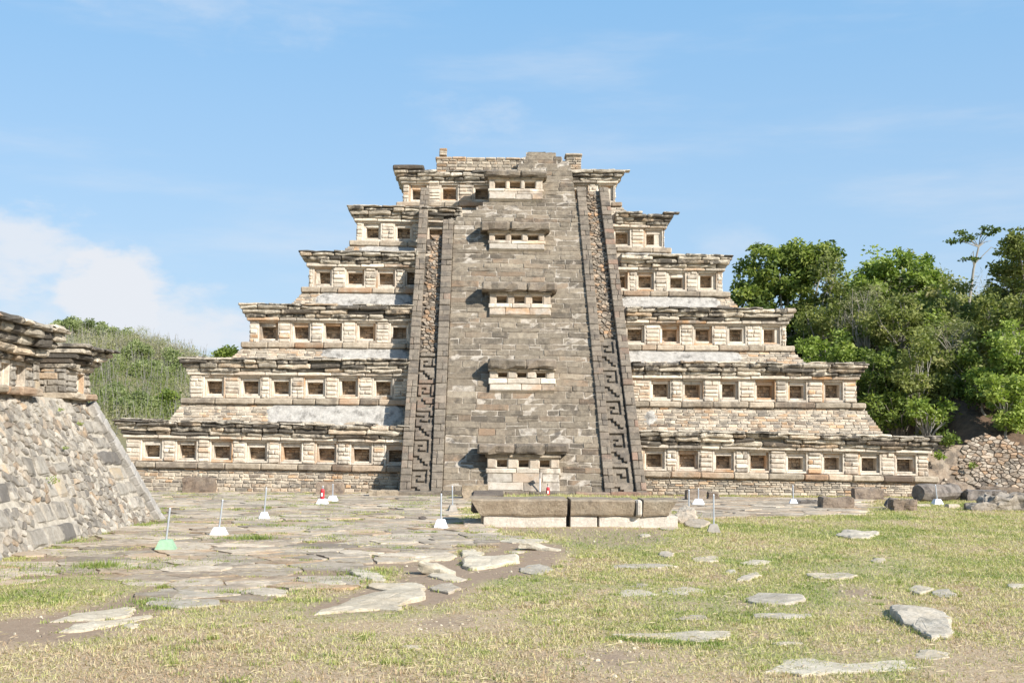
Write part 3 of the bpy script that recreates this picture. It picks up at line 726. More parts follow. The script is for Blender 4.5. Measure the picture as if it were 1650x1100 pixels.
# frieze sections
def frieze(y0, y1, niches, prof):
    m = MB(); N_ = X; wx = tx + .02; niches = sorted(niches)
    box(m, (wx - 3.2, y0 + .06, zt_), (wx - .62, y1 - .06, zt_ + 1.25))
    zn_, nh_ = zt_ + .17, .62
    e = [y0] + sum([[n_ - .31, n_ + .31] for n_ in niches], []) + [y1]
    for i in range(0, len(e), 2):
        if e[i + 1] - e[i] > .05: pier(m, Vector((wx, (e[i] + e[i + 1]) / 2, zn_)), Y, N_, e[i + 1] - e[i], nh_, .6, (.13, .22))
    # end face towards the camera and away
    for yy, s in ((y0, -1), (y1, 1)):
        Pq = lambda u, v: Vector((wx - 3 + u if s < 0 else wx - u, yy - s * .04, v))
        courses(m, 0, 2.98, zn_, zn_ + nh_, Pq, Y * s, (.13, .2), (.3, .7), .06)
        box(m, (wx - 3, min(yy - s * .06, yy - s * .2), zn_), (wx - .05, max(yy - s * .06, yy - s * .2), zn_ + nh_))
    fr = m.build('frieze', M['rubble'], lb, LO)
    for n_ in niches:
        niche(fr, LO, Vector((wx, n_, zn_)), Y, N_, w=.46, h=.42, ow=.62, oh=nh_, depth=.5, bot=.08)
    m = MB(); run(m, y0 - .1, y1 + .1, zt_, .17, wx + .2, (.6, 1.3), 3.2, .04, .03, .03, .01, U=Y, N=N_)
    m.build('base_moulding', M['mould'], fr, LO)
    m = MB(); z = zn_ + nh_
    for j, (h_, o_) in enumerate(prof):
        run(m, y0 - o_ * .35, y1 + o_ * .8, z, h_, wx + o_, (.5, 1.5), 3.2 + o_, .05, .045, .06, .02, U=Y, N=N_)
        z += h_
    m.build('cornice', M['cornice'], fr, LO)
frieze(-55, -41.6, [-42.35, -43.3, -44.25, -45.3, -46.4, -47.6], ((.16, .12), (.19, .28), (.20, .42), (.20, .56), (.13, .70)))
frieze(-39.2, -37.3, [-38.0], ((.14, .12), (.14, .24), (.14, .36), (.13, .48), (.08, .60)))
m = MB(); wx = tx - .75
box(m, (wx - 2, -41.7, zt_), (wx, -39.1, zt_ + 1.1)); courses(m, -41.7, -39.1, zt_, zt_ + 1.1, lambda u, v: Vector((wx, u, v)), X, (.18, .26), (.3, .6), .05)
m.build('recess_wall', M['greyblock'], lb, LO)

# ================================================================== GROUND
PAVE_A = [(-200, 960), (0, 943), (60, 935), (150, 928), (240, 948), (236, 976), (350, 976), (420, 962), (500, 950), (590, 930), (625, 912), (700, 900), (760, 880), (840, 876), (860, 868), (790, 862), (745, 845), (740, 826), (760, 800),
          (640, 797), (250, 776), (180, 776), (240, 842), (-40, 912), (-250, 960)]
PAVE_B = [(1060, 800), (1080, 822), (1130, 833), (1250, 832), (1395, 828), (1400, 815), (1380, 806), (1500, 804), (1060, 799)]
gp = lambda L: [(onG(x, y).x, onG(x, y).y) for x, y in L]
PA, PB = gp(PAVE_A), gp(PAVE_B)
DIRT = [gp(L) for L in ([(-100, 1012), (60, 990), (130, 982), (200, 958), (250, 945), (262, 978), (290, 985), (230, 1005), (150, 1028), (60, 1036), (-100, 1040)],
                        [(470, 985), (560, 958), (640, 935), (640, 908), (700, 902), (780, 890), (790, 872), (900, 872), (925, 890), (885, 915), (830, 930), (775, 945), (750, 965), (690, 972), (600, 988), (490, 1000)],
                        [(760, 838), (860, 846), (1090, 850), (1080, 874), (980, 885), (920, 875), (900, 862), (780, 858)],
                        [(1330, 945), (1400, 938), (1440, 958), (1400, 978), (1340, 972)], [(1150, 960), (1220, 955), (1290, 978), (1200, 985)], [(520, 838), (640, 828), (700, 834), (700, 846), (560, 846)],
                        [(940, 1040), (1020, 1030), (1040, 1065), (990, 1100), (930, 1100)], [(640, 1000), (760, 995), (770, 1015), (660, 1020)])]
def bb(P): xs = [p[0] for p in P]; ys = [p[1] for p in P]; return min(xs), max(xs), min(ys), max(ys)
BBS = [bb(P) for P in DIRT]; BA, BB_ = bb(PA), bb(PB)
def inb(x, y, b): return b[0] <= x <= b[1] and b[2] <= y <= b[3]
def paved(x, y): return (inb(x, y, BA) and inpoly(x, y, PA)) or (inb(x, y, BB_) and inpoly(x, y, PB))
def dirtmask(x, y):
    wx_, wy_ = x + .35 * MN.noise(Vector((x * 1.3, y * 1.3, 0))), y + .9 * MN.noise(Vector((x * 1.3, y * 1.1, 9)))
    v = 0.0
    for P_, b_ in zip(DIRT, BBS):
        if inb(wx_, wy_, b_) and inpoly(wx_, wy_, P_): v = max(v, .62 if P_ is DIRT[2] else (.8 if P_ in DIRT[3:] else 1.0))
    if paved(x, y): v = max(v, .85)
    n = MN.noise(Vector((x * .5, y * .28, 4))) * .6 + MN.noise(Vector((x * 1.7, y * 1.0, 8))) * .45
    v = max(v, min(1, max(0, (n - .26) * 4)) * .75)
    return v
import numpy as np
cell = .12; x0g, y0g = -32, -64; W_, H_ = int(64 / cell), int(52 / cell)
DM = np.zeros((H_, W_), 'f4'); PV = np.zeros((H_, W_), bool)
for j in range(H_):
    for i in range(W_):
        x, y = x0g + (i + .5) * cell, y0g + (j + .5) * cell
        if abs(x - CAMP.x - YAW * (y - CAMP.y)) > .47 * (y - CAMP.y) + 4: continue
        DM[j, i] = dirtmask(x, y); PV[j, i] = paved(x, y)
for ax_, k_ in ((0, 5), (1, 3)):
    acc = np.zeros_like(DM)
    for q_ in range(-k_, k_ + 1): acc += np.roll(DM, q_, ax_)
    DM = acc / (2 * k_ + 1)
def dm_at(x, y):
    i, j = int((x - x0g) / cell), int((y - y0g) / cell)
    return float(DM[min(max(j, 0), H_ - 1), min(max(i, 0), W_ - 1)])
def dryness(x, y):      # 0 green, 1 straw
    d = y - CAMP.y
    near = min(1, max(0, (19.5 - d) / 6)) * .30
    left = .16 if (x < 0 and d < 16.5) else 0
    n = MN.noise(Vector((x * .33, y * .22, 21))) * .30 + MN.noise(Vector((x * 1.1, y * .8, 5))) * .22
    far = min(.3, max(0, (d - 30) / 40)) 
    n3 = MN.noise(Vector((x * 2.6, y * 2.0, 31))) * .25
    return min(1, max(0, near * .5 + .53 + left + n * 1.35 + n3 + far * .15))
def hgt(x, y): return .03 * MN.noise(Vector((x * .4, y * .3, 1)))
xs = [-3000, -1200, -500, -200, -90, -45] + [-30 + i * .16 for i in range(int(56 / .16))] + [27, 32, 45, 90, 200, 500, 1200, 3000]
ys = [-800, -300, -140, -90, -72] + [-64 + i * .15 for i in range(int(50 / .15))] + [-12, -5, 10, 40, 100, 250, 600, 1500, 4000]
m = MB(); nx_ = len(xs)
for y in ys:
    for x in xs:
        near = -30 <= x <= 26 and -64 <= y <= -14
        m.v.append((x, y, hgt(x, y) if near else 0.0))
        m.t.append((dm_at(x, y), dryness(x, y), .5) if near else (.2, .4, .5))
m.f = [(j * nx_ + i, j * nx_ + i + 1, (j + 1) * nx_ + i + 1, (j + 1) * nx_ + i) for j in range(len(ys) - 1) for i in range(nx_ - 1)]
gm = bpy.data.materials.new('ground'); gm.use_nodes = True; n = gm.node_tree; n.nodes.clear()
pos = NN(n, 'ShaderNodeNewGeometry').outputs['Position']
at = NN(n, 'ShaderNodeSeparateColor', ins={0: NN(n, 'ShaderNodeAttribute', attribute_name='tone').outputs[0]})
nz = lambda s, d=6, r=.65: NN(n, 'ShaderNodeTexNoise', ins={0: pos, 2: s, 3: d, 4: r}).outputs[0]
g1 = mixc(n, sstep(n, mth(n, 'ADD', at.outputs[1], mth(n, 'SUBTRACT', nz(3), .5)), .2, .8), (.27, .26, .11, 1), (.38, .275, .175, 1))
d1 = mixc(n, nz(5), (.235, .165, .11, 1), (.36, .275, .195, 1))
g1 = mixc(n, mth(n, 'MULTIPLY', sstep(n, nz(26, 5, .8), .45, .6), .75), g1, (.56, .46, .30, 1)); g1 = mixc(n, mth(n, 'MULTIPLY', sstep(n, nz(34, 5, .8), .52, .62), .6), g1, (.17, .12, .075, 1))
d1 = mixc(n, sstep(n, nz(30, 3), .63, .7), d1, (.42, .37, .30, 1))
mk = sstep(n, mth(n, 'ADD', at.outputs[0], mth(n, 'MULTIPLY', mth(n, 'SUBTRACT', nz(8), .5), .8)), .35, .8)
gc = mixc(n, mk, g1, d1)
b = NN(n, 'ShaderNodeBsdfPrincipled'); n.links.new(gc, b.inputs['Base Color']); b.inputs['Roughness'].default_value = .95; b.inputs['Specular IOR Level'].default_value = .1
bmp = NN(n, 'ShaderNodeBump'); bmp.inputs['Strength'].default_value = .6; bmp.inputs['Distance'].default_value = .04; n.links.new(nz(18), bmp.inputs['Height']); n.links.new(bmp.outputs[0], b.inputs['Normal'])
n.links.new(b.outputs[0], NN(n, 'ShaderNodeOutputMaterial').inputs[0])
g = m.build('ground', gm, smooth=True); tag(g, kind='structure')

# paving: irregular flagstones in one sheet
m = MB()
def wob(poly, s):
    out = []
    for i in range(len(poly)):
        a, b = poly[i], poly[(i + 1) % len(poly)]; L = math.hypot(b[0] - a[0], b[1] - a[1]); k = max(1, int(L / s))
        for j in range(k):
            t = j / k; x, y = a[0] + (b[0] - a[0]) * t, a[1] + (b[1] - a[1]) * t
            out.append((x + R.uniform(-.05, .05), y + R.uniform(-.05, .05)))
    return out
def lay(PP, bbx, s, asp):
    pts = jitter_pts(bbx[0] / asp, bbx[1] / asp, bbx[2], bbx[3], s, .48)
    pts = [p for p in pts if R.random() > .35]
    for i, poly in voronoi(pts, s * 2.6):
        poly = [(p[0] * asp, p[1]) for p in poly]
        cx_ = sum(p[0] for p in poly) / len(poly); cy_ = sum(p[1] for p in poly) / len(poly)
        if not inpoly(cx_, cy_, PP) or R.random() < .05: continue
        # break some cells in smaller pieces
        q = wob(shrink(poly, .028 * R.uniform(.4, 2)), .22)
        h_ = .018 + R.random() * .02; tx_, ty_ = R.gauss(0, .006), R.gauss(0, .006)
        top = [Vector((x, y, max(.008, h_ + (x - cx_) * tx_ + (y - cy_) * ty_ + R.uniform(-.006, .006)))) for x, y in q]
        bot = [Vector((v.x, v.y, -.05)) for v in top]; n_ = len(q)
        vs = bot + top + [Vector((cx_, cy_, h_ + .008))]
        m.add(vs, [(i, (i + 1) % n_, n_ + (i + 1) % n_, n_ + i) for i in range(n_)] + [(n_ + i, n_ + (i + 1) % n_, 2 * n_) for i in range(n_)], tone(.26, .4, .3))
lay(PA, BA, .62, 1.25); lay(PB, BB_, .55, 1.5)
pv = m.build('pavement', M['pave']); tag(pv, kind='structure')

# ------------------------------------------------------------------ flagstones lying in the grass (outlines in metres on the ground)
FLAGS = []
def flag(pts, th, mat, label, tilt=0.0, seed=1, name='flagstone', group='flat stones lying in the grass', dome=.02):
    """pts: outline px of the stone's foot on the ground"""
    rr = random.Random(seed)
    th *= .55; w = [onG(x, y) for x, y in pts]; c = sum(w, Vector((0, 0, 0))) / len(w)
    q = []
    for i in range(len(w)):
        a, b = w[i], w[(i + 1) % len(w)]; L = (b - a).length; k = max(1, int(L / .11))
        for j in range(k):
            p = a.lerp(b, j / k); q.append(Vector((p.x + rr.uniform(-.03, .03), p.y + rr.uniform(-.05, .05), 0)))
    FLAGS.append(q); n_ = len(q); ymin = min(p.y for p in q); ymax = max(p.y for p in q); m = MB()
    def hz(p): return max(.012, th * (.75 + .9 * MN.noise(Vector((p.x * 1.7, p.y * 1.7, seed * 3.3))))) + tilt * (p.y - ymin)
    vs = [Vector((p.x, p.y, -.06)) for p in q]
    vs += [Vector((p.x + (c.x - p.x) * .01, p.y + (c.y - p.y) * .01, hz(p) * .75)) for p in q]
    for s in (.07, .3, .6):
        for p in q:
            r_ = p.lerp(c, s); vs.append(Vector((r_.x, r_.y, hz(r_) + dome * s + .012 * MN.noise(Vector((r_.x * 5, r_.y * 5, seed))))))
    vs.append(Vector((c.x, c.y, hz(c) + dome * .7)))
    fs = []
    for k in range(4):
        for i in range(n_): j = (i + 1) % n_; fs.append((k * n_ + i, k * n_ + j, (k + 1) * n_ + j, (k + 1) * n_ + i))
    for i in range(n_): fs.append((4 * n_ + i, 4 * n_ + (i + 1) % n_, 5 * n_))
    m.add(vs, fs, (rr.uniform(.45, .65), rr.random() * .4, rr.uniform(.2, .5)))
    o = m.build(name, M[mat], None, Vector((c.x, c.y, 0))); tag(o, label, 'flat stone', group); return o
def blob(x0, x1, y0, y1, seed, skew=0.0, n=9):
    rr = random.Random(seed); cx_, cy_ = (x0 + x1) / 2, (y0 + y1) / 2; out = []
    for i in range(n):
        a = 2 * pi * i / n + rr.uniform(-.25, .25); k = rr.uniform(.75, 1.08)
        out.append((cx_ + cos(a) * (x1 - x0) / 2 * k, cy_ + sin(a) * (y1 - y0) / 2 * k + skew * cos(a)))
    return out
FL = [
 (1347, 1418, 855, 870, .16, 'greyslab', 'grey humped slab lying alone in the far grass before the broken blocks', 0),
 (1029, 1050, 860, 865, .04, 'slab', 'tiny pale stone just below the right half of the altar', 0),
 (1060, 1086, 890, 900, .12, 'greyslab', 'small tilted grey stone above the left end of the long thin slab', 0),
 (1113, 1161, 896, 907, .06, 'slab', 'pale rounded stone just above and right of the long thin grey slab', 0),
 (1195, 1245, 903, 911, .05, 'slab', 'flat cream stone in grass right of a matching rounded one', 0),
 (1400, 1430, 900, 908, .06, 'slab', 'small cream stone farthest right of the distant row of flat stones', 0),
 (971, 1091, 908, 917, .05, 'greyslab', 'long thin grey slab below and left of the concrete footed post', 0),
 (1168, 1187, 918, 925, .05, 'greyslab', 'small grey pebble-like stone above a narrow leaning slab', 0),
 (1184, 1230, 925, 936, .08, 'greyslab', 'narrow grey stone leaning up at its right end', 6),
 (1299, 1385, 924, 935, .15, 'slab', 'arched cream slab raised at its right end with brown broken edge', 0),
 (1012, 1048, 939, 948, .03, 'greyslab', 'small thin grey stone above a pair of white slabs', 0),
 (986, 1062, 950, 963, .05, 'slab', 'white slab, left one of the touching pair', 0),
 (1062, 1139, 946, 960, .05, 'slab', 'white slab, right one of the touching pair', 0),
 (1195, 1300, 958, 975, .10, 'greyslab', 'knobbly grey slab with bare soil along its front', 0),
 (1464, 1506, 944, 958, .12, 'slab', 'cream stone with dip, joined to a flat grey one on its right', 0),
 (1500, 1542, 950, 964, .08, 'greyslab', 'flat pointed grey stone against the right side of a cream one', 0),
 (1618, 1662, 941, 949, .05, 'slab', 'thin pale slab cut by the right edge of the picture', 0),
 (1084, 1147, 993, 1000, .03, 'greyslab', 'half buried thin grey stone left of a longer one', 0),
 (1203, 1321, 988, 998, .05, 'greyslab', 'long half buried grey slab left of the big grey boulder slab', 0),
 (1243, 1298, 1034, 1040, .03, 'slab', 'thin cream sliver in grass right of the long weedy slab', 0),
 (1467, 1537, 1046, 1067, .06, 'slab', 'pale triangular slab below the big grey boulder slab', 0),
 (589, 694, 937, 955, .08, 'slab', 'cream triangular slab in bare soil above the biggest one', 0),
 (692, 742, 943, 957, .09, 'greyslab', 'small broken white and grey slab at end of bare soil', 0),
 (737, 780, 886, 899, .07, 'slab', 'cream pointed stone in bare soil above the raised pale slab', 0),
 (691, 754, 924, 937, .06, 'slab', 'thin pale slab with roots at edge of bare soil', -4),
 (835, 890, 911, 926, .05, 'greyslab', 'flat grey stone in grass right of the raised pale slab', 0),
 (813, 850, 887, 892, .04, 'slab', 'slender pale sliver on the bare soil', 0),
 (797, 890, 867, 876, .05, 'slab', 'long cream slab at the upper rim of the bare soil', 0),
 (642, 683, 1040, 1046, .02, 'slab', 'thin cream sliver in dry grass near the bottom of the picture', 0),
 (890, 902, 998, 1004, .04, 'slab', 'small whitish stone alone in the middle of the lawn', 0),
 (193, 228, 1005, 1013, .03, 'slab', 'short pale sliver right of two long left slabs', 0),
 (385, 477, 950, 963, .07, 'greyslab', 'grey slab at the lower rim of the pavement beside square slab', 0),
 (1410, 1422, 1031, 1036, .03, 'greyslab', 'tiny stone below left of the big grey boulder slab', 0),
 (500, 560, 938, 948, .07, 'slab', 'cream kerb-like stone at the lower rim of the pavement', 0),
 (560, 625, 918, 938, .09, 'slab', 'cream stone at the broken corner of the pavement', -8),
 (640, 735, 898, 904, .06, 'slab', 'long thin slab behind a small tilted stone at pavement rim', 0),
]
for i, (x0, x1, y0, y1, th, mt, lb_, sk) in enumerate(FL): flag(blob(x0, x1, y0, y1, i + 11, -sk), th, mt, lb_, 0, i)
flag([(1233, 1084), (1262, 1066), (1285, 1060), (1320, 1064), (1350, 1070), (1385, 1073), (1420, 1070), (1455, 1065), (1486, 1078), (1450, 1084), (1380, 1086), (1290, 1089)], .05, 'slab', 'largest cream slab, long and wavy, nearest the camera at right', 0, 91)
flag([(985, 1024), (1060, 1022), (1110, 1020), (1177, 1019), (1175, 1028), (1125, 1037), (1085, 1031), (1040, 1027)], .05, 'slab', 'long cream slab with low weeds growing along its front', 0, 92)
flag([(1430, 986), (1450, 982), (1500, 986), (1530, 998), (1535, 1028), (1500, 1031), (1478, 1018), (1450, 1004)], .12, 'greyslab', 'big grey boulder slab with ridged top in right lawn', .02, 93)
flag([(504, 993), (560, 972), (600, 960), (683, 953), (684, 966), (648, 974), (645, 986), (600, 984)], .09, 'slab', 'biggest cream slab with thick pale edge, in bare soil at centre left', .02, 94)
flag([(743, 913), (752, 901), (800, 901), (833, 898), (836, 908), (800, 914), (762, 919)], .14, 'slab', 'thick raised pale slab with concave front in bare soil', .02, 95)
flag([(233, 975), (255, 949), (358, 947), (360, 952), (352, 976), (290, 981)], .06, 'greyslab', 'large square grey slab at the lower left rim of pavement', 0, 96)
flag([(80, 1003), (120, 990), (215, 979), (218, 985), (205, 995), (150, 1000)], .05, 'slab', 'upper of two long pale slabs in bare soil at left', 0, 97)
flag([(93, 1020), (120, 1008), (180, 1000), (245, 992), (247, 996), (200, 1005), (150, 1016)], .05, 'slab', 'lower of two long pale slabs in bare soil at left', 0, 98)
def leaner(px, py, w, h, d, ang, roll_, mat, label, seed):
    p = onG(px, py); c_, s_ = cos(ang), sin(ang); U = Vector((c_ * cos(roll_), s_ * cos(roll_), -sin(roll_))); Nn_ = Vector((-s_, c_, 0)); V = U.cross(Nn_) * -1
    V = V if V.z > 0 else -V
    m = MB(); rock(m, Vector((0, 0, -.02)), U, V, Nn_, w, h, d, seed, .03, 5, .1, fq=2); o = m.build('stone_fragment', M[mat], None, None); o.location = (p.x, p.y, 0); tag(o, label, 'stone', 'broken stones at the pavement rim')
leaner(700, 924, .62, .17, .4, -.3, .35, 'slab', 'small tilted stone with dark left face at pavement rim', 3)
leaner(870, 886, .9, .12, .35, -.35, .16, 'slab', 'tilted broken brown edged stone at right end of bare soil', 4)
leaner(687, 838, .5, .05, .3, -.5, .3, 'darkrock', 'dark sliver of stone leaning beside a rough post foot', 5)
for o in COL.objects:
    pass

# ------------------------------------------------------------------ loose cut blocks
def block(x0, x1, ytop, ybot, d, mat, label, yaw=0.0, seed=1, amp=.03, rnd=.06, name='stone_block', roll_=0.0, n=7, group='loose cut blocks in front of the pyramid', z=0.0, cat='stone block'):
    p = onG((x0 + x1) / 2, ybot, z); s = F / (p.y - CAMP.y); w = (x1 - x0) / s; h = max(.08, (ybot - ytop) / s - d * .0)
    c_, s_ = cos(yaw), sin(yaw); U = Vector((c_ * cos(roll_), s_ * cos(roll_), sin(roll_))); N_ = Vector((-s_, c_, 0)); V = N_.cross(U) * -1; V = V if V.z > 0 else -V
    m = MB(); rock(m, N_ * (d / 2) - Z * .03, U, V, N_, w, h + .03, d, seed, amp, n, rnd, (R.uniform(.35, .65), R.random() * .25, .5), fq=1.6)
    o = m.build(name, M[mat]); o.location = (p.x, p.y, z); tag(o, label, cat, group); return o
block(292, 345, 769, 794, .5, 'block', 'brown upright block against pyramid foot nearest the left building', .03, 1)
block(508, 553, 777, 797, .5, 'block', 'brown block against pyramid foot behind the red canister', .02, 2)
block(594, 640, 790, 800, .7, 'altar', 'low brown block left of the staircase foot', 0, 3)
block(744, 786, 781, 804, .6, 'altar', 'brown block at staircase foot behind the altar left end', .02, 4)
block(1107, 1140, 789, 806, .5, 'block', 'brown block behind two posts right of the staircase', .1, 5)
block(1142, 1160, 793, 804, .4, 'block', 'small brown cube right of the block behind two posts', .05, 6)
block(1377, 1425, 787, 805, .6, 'block', 'long brown block standing against the right foot of the pyramid', 0, 7)
block(1325, 1380, 801, 819, .6, 'block', 'brown block lying at the paving edge in front of a longer one', .12, 8)
block(1288, 1325, 806, 812, .5, 'darkrock', 'low dark slab left of the brown block on the paving edge', .1, 9)
block(1440, 1480, 806, 823, .5, 'block', 'broken brown block in grass with dark slab leaning on its left', .1, 10, .05)
block(1426, 1450, 803, 820, .25, 'darkrock', 'dark split slab leaning on a broken brown block', .2, 11, .03, roll_=-.5)
block(1558, 1602, 792, 807, .7, 'darkrock', 'dark block between round stone and big boulder', .15, 12, .05)
block(1533, 1562, 778, 794, .5, 'block', 'brown cube on top of the dark round ended stone', .2, 13, .03, z=.25)
block(1560, 1602, 781, 796, .6, 'block', 'brown block under the stacked slabs at right', .1, 14, .04)
block(1565, 1622, 790, 797, .9, 'darkrock', 'thin slab, lowest of the stacked slabs at right', -.1, 15, .03, z=.22)
block(1580, 1645, 785, 791, .9, 'block', 'thin brown slab, topmost of the stacked slabs at right', -.12, 16, .03, z=.30)
block(1592, 1720, 776, 789, .9, 'darkrock', 'long dark beam-like slab behind the stack at right edge', -.12, 17, .03, z=.2)
block(1470, 1500, 812, 816, .3, 'greyslab', 'thin grey stone in grass left of the white footed post', 0, 18, .01)
block(1528, 1548, 812, 818, .3, 'greyslab', 'thin grey stone in grass right of the white footed post', .2, 19, .01)
block(1592, 1720, 797, 823, 1.2, 'boulder', 'big rough grey boulder at the right edge', .12, 23, .08, .22, name='boulder', n=12, roll_=.07, group=None, cat='boulder')
block(1566, 1610, 811, 823, .8, 'boulder', 'low sloping grey stone against the left side of the big boulder', .1, 24, .05, .2)
# round-ended fallen stone
m = MB(); p = onG(1483, 808); L_ = 2.5; r_ = .37; n_ = 16; rings = []
for i in range(9):
    u = i / 8 * L_; ring = []
    for k in range(n_):
        a = 2 * pi * k / n_; rr_ = r_ * (1 + .22 * MN.noise(Vector((cos(a) * 1.2, sin(a) * 1.2, u * .8)))) * (1 if 0 < i < 8 else .86)
        ring.append(Vector((u * .82, u * .57, 0)) + Vector((-.57 * cos(a), .82 * cos(a), 0)) * rr_ * 1.0 + Z * (sin(a) * rr_ * .95 + r_))
    rings.append(ring)
vs = [v for rg in rings for v in rg]; fs = [(i * n_ + k, i * n_ + (k + 1) % n_, (i + 1) * n_ + (k + 1) % n_, (i + 1) * n_ + k) for i in range(8) for k in range(n_)]
fs += [tuple(reversed(range(n_))), tuple(8 * n_ + k for k in range(n_))]
m.add(vs, fs, (.45, .2, .6)); o = m.build('fallen_column', M['darkrock']); o.location = (p.x - .1, p.y, -.03); tag(o, 'dark fallen stone with round end facing left, before the right corner', 'stone')

# ------------------------------------------------------------------ the altar in front of the stair
p0 = onG(778, 848); AO = Vector((0.4, p0.y, 0)); AY = p0.y
alt = empty('stone_altar', AO, 'low brown block platform on pale base before the staircase, grass on top', 'altar')
ax = lambda px: onY(px, 840, AY).x
m = MB()
tb_ = lambda: (R.uniform(.5, .62), .1, .35)
slab(m, Vector((ax(779), AY, -.05)), X, Z, -Y, ax(912) - ax(779), .36, 1.2, .015, .014, tb_()); slab(m, Vector((ax(919), AY, -.05)), X, Z, -Y, ax(962) - ax(919), .36, 1.2, .015, .014, tb_()); slab(m, Vector((ax(965), AY, -.05)), X, Z, -Y, ax(1092) - ax(965), .36, 1.2, .02, .02, tb_())
m.build('pale_base', M['altarbase'], alt, AO)
for (a_, b_, fl) in ((757, 913, -1), (919, 1022, 0), (1036, 1092, 1)):
    m = MB(); x0, x1 = ax(a_), ax(b_); zz0, zz1 = .312, .76
    nseg = 10; sec = []
    for i in range(nseg + 1):
        u = i / nseg; x = x0 + (x1 - x0) * u
        for (yy, zz) in ((AY - .05, zz0), (AY - .08, zz0 + .05), (AY - .14, zz1 - .05), (AY - .07, zz1), (AY + 1.1, zz1 + .02), (AY + 1.1, zz0)):
            xo = x
            if fl == -1 and u < .15: xo = x + (.30 * (1 - u / .15)) * (1 - (zz - zz0) / (zz1 - zz0))
            if fl == 1 and u > .75: xo = x - (.30 * ((u - .75) / .25)) * (1 - (zz - zz0) / (zz1 - zz0))
            nv = MN.noise_vector(Vector((x * 1.5, yy * 2, zz * 3))) * .035
            m.v.append(Vector((xo, yy, zz)) + nv); m.t.append((.5, .2, .45))
    m.f = [(i * 6 + j, (i + 1) * 6 + j, (i + 1) * 6 + (j + 1) % 6, i * 6 + (j + 1) % 6) for i in range(nseg) for j in range(6)] + [tuple(range(6)), tuple(nseg * 6 + k for k in reversed(range(6)))]
    m.build('front_block', M['altar'], alt, AO)
m = MB(); slab(m, Vector((ax(1023) + .02, AY - .18, .3)), X, Z, -Y, ax(1034) - ax(1023) - .03, .45, .5, .05, .035, (.4, .1, .5)); m.build('wedge_stone', M['altarbase'], alt, AO)
m = MB(); slab(m, Vector((ax(759), AY + 1.15, .30)), (Y + Z * .06).normalized(), Z, -X, 1.5, .50, .9, .05, .04); m.build('side_slab', M['block'], alt, AO)
m = MB(); box(m, (ax(775), AY + .9, 0), (ax(1090), AY + 2.4, .72), (.5, .2, .5)); m.build('earth_fill', M['mortar'], alt, AO)
m = MB(); slab(m, Vector((ax(757) + .3, AY + .15, .0)), X, Z, -Y, .75, .33, .6, .05, .04); m.build('corner_support', M['pave'], alt, AO)
for i, (x0, x1, y0, y1, th, tl, l_) in enumerate(((1088, 1125, 832, 846, .22, .08, 'tilted brown slab against the right end of the altar'), (1100, 1146, 840, 852, .10, .03, 'flat broad slab right of the altar, beside a concrete footed post'), (1062, 1100, 846, 855, .06, 0, 'pale flat slab before the right corner of the altar'),
                                         (742, 800, 838, 852, .10, .02, 'orange brown flat slab under the left corner of the altar'), (745, 805, 850, 858, .08, 0, 'thin layered slab below the left corner of the altar'), (760, 812, 858, 864, .06, 0, 'lowest thin slab in front of the altar left corner'))):
    flag(blob(x0, x1, y0, y1, 60 + i), th, 'pave', l_, tl, 60 + i, group='slabs around the altar')

# ------------------------------------------------------------------ barrier posts
def post(px, py, ytop, base, label, lean=0.0, bw=.36, bh=.2, canister=False, pole_r=.022, z=0.0):
    p = onG(px, py, z); s = F / (p.y - CAMP.y); Hh = (py - ytop) / s; o = empty('barrier_post', Vector((p.x, p.y + bw / 2, z)), label, 'post', 'posts of the rope barrier')
    m = MB(); a, b_ = bw / 2, bw * .3; vs = []
    for (k, zz) in ((a, -.02), (a, .03), (b_, bh), (b_ * .9, bh + .012)):
        vs += [Vector((-k, -k, zz)), Vector((k, -k, zz)), Vector((k, k, zz)), Vector((-k, k, zz))]
    fs = [(r * 4 + i, r * 4 + (i + 1) % 4, r * 4 + 4 + (i + 1) % 4, r * 4 + 4 + i) for r in range(3) for i in range(4)] + [(12, 13, 14, 15), (3, 2, 1, 0)]
    m.add(vs, fs, (.5, 0, .5)); fo = m.build('foot', M[base], o); fo.rotation_euler.z = R.uniform(-.3, .3)
    m = MB(); tube(m, [Vector((0, 0, bh - .02)), Vector((lean * (Hh - .02), 0, Hh - .02)), Vector((lean * Hh, 0, Hh))], [pole_r, pole_r, pole_r * .6], 10); m.build('pole', M['galv'], o, smooth=False)
    if canister:
        m = MB(); tube(m, [Vector((lean * .3, -.07, bh)), Vector((lean * .3, -.07, bh + .02)), Vector((lean * .4, -.07, bh + .30)), Vector((lean * .4, -.07, bh + .36))], [.07, .075, .075, .05], 14); m.build('red_canister', M['red'], o)
        m = MB(); box(m, (-.03, -.156, bh + .1), (.03, -.147, bh + .22)); m.build('paper_tag', M['whitepaint'], o)
    return o
post(263, 888, 820, 'greenconc', 'galvanised post in green painted concrete foot beside the left building', .07, .42, .22)
post(350, 864, 806, 'whiteconc', 'leaning post in white foot, second from left after the green one', .08, .38, .2)
post(424, 837, 786, 'whiteconc', 'post in white foot between leaning post and red canister', .05, .32, .2)
post(518, 813, 783, 'whiteconc', 'post in white foot carrying a red canister left of stair', .02, .42, .2, True)
post(535, 808, 780, 'whiteconc', 'post in white foot just right of the red canister post', 0, .36, .2)
post(710, 852, 796, 'whiteconc', 'post in rough whitish foot left of the altar', 0, .3, .24)
post(729, 824, 783, 'greyconc', 'post in grey concrete foot close behind the altar left end', -.02, .3, .2)
post(1152, 859, 797, 'greyconc', 'nearest post in grey concrete foot right of the altar', 0, .34, .22)
post(1111, 828, 789, 'greyconc', 'post in low grey foot behind the altar right end', 0, .22, .12)
post(1127, 813, 787, 'whiteconc', 'post in white foot before small brown block right of stair', 0, .42, .2)
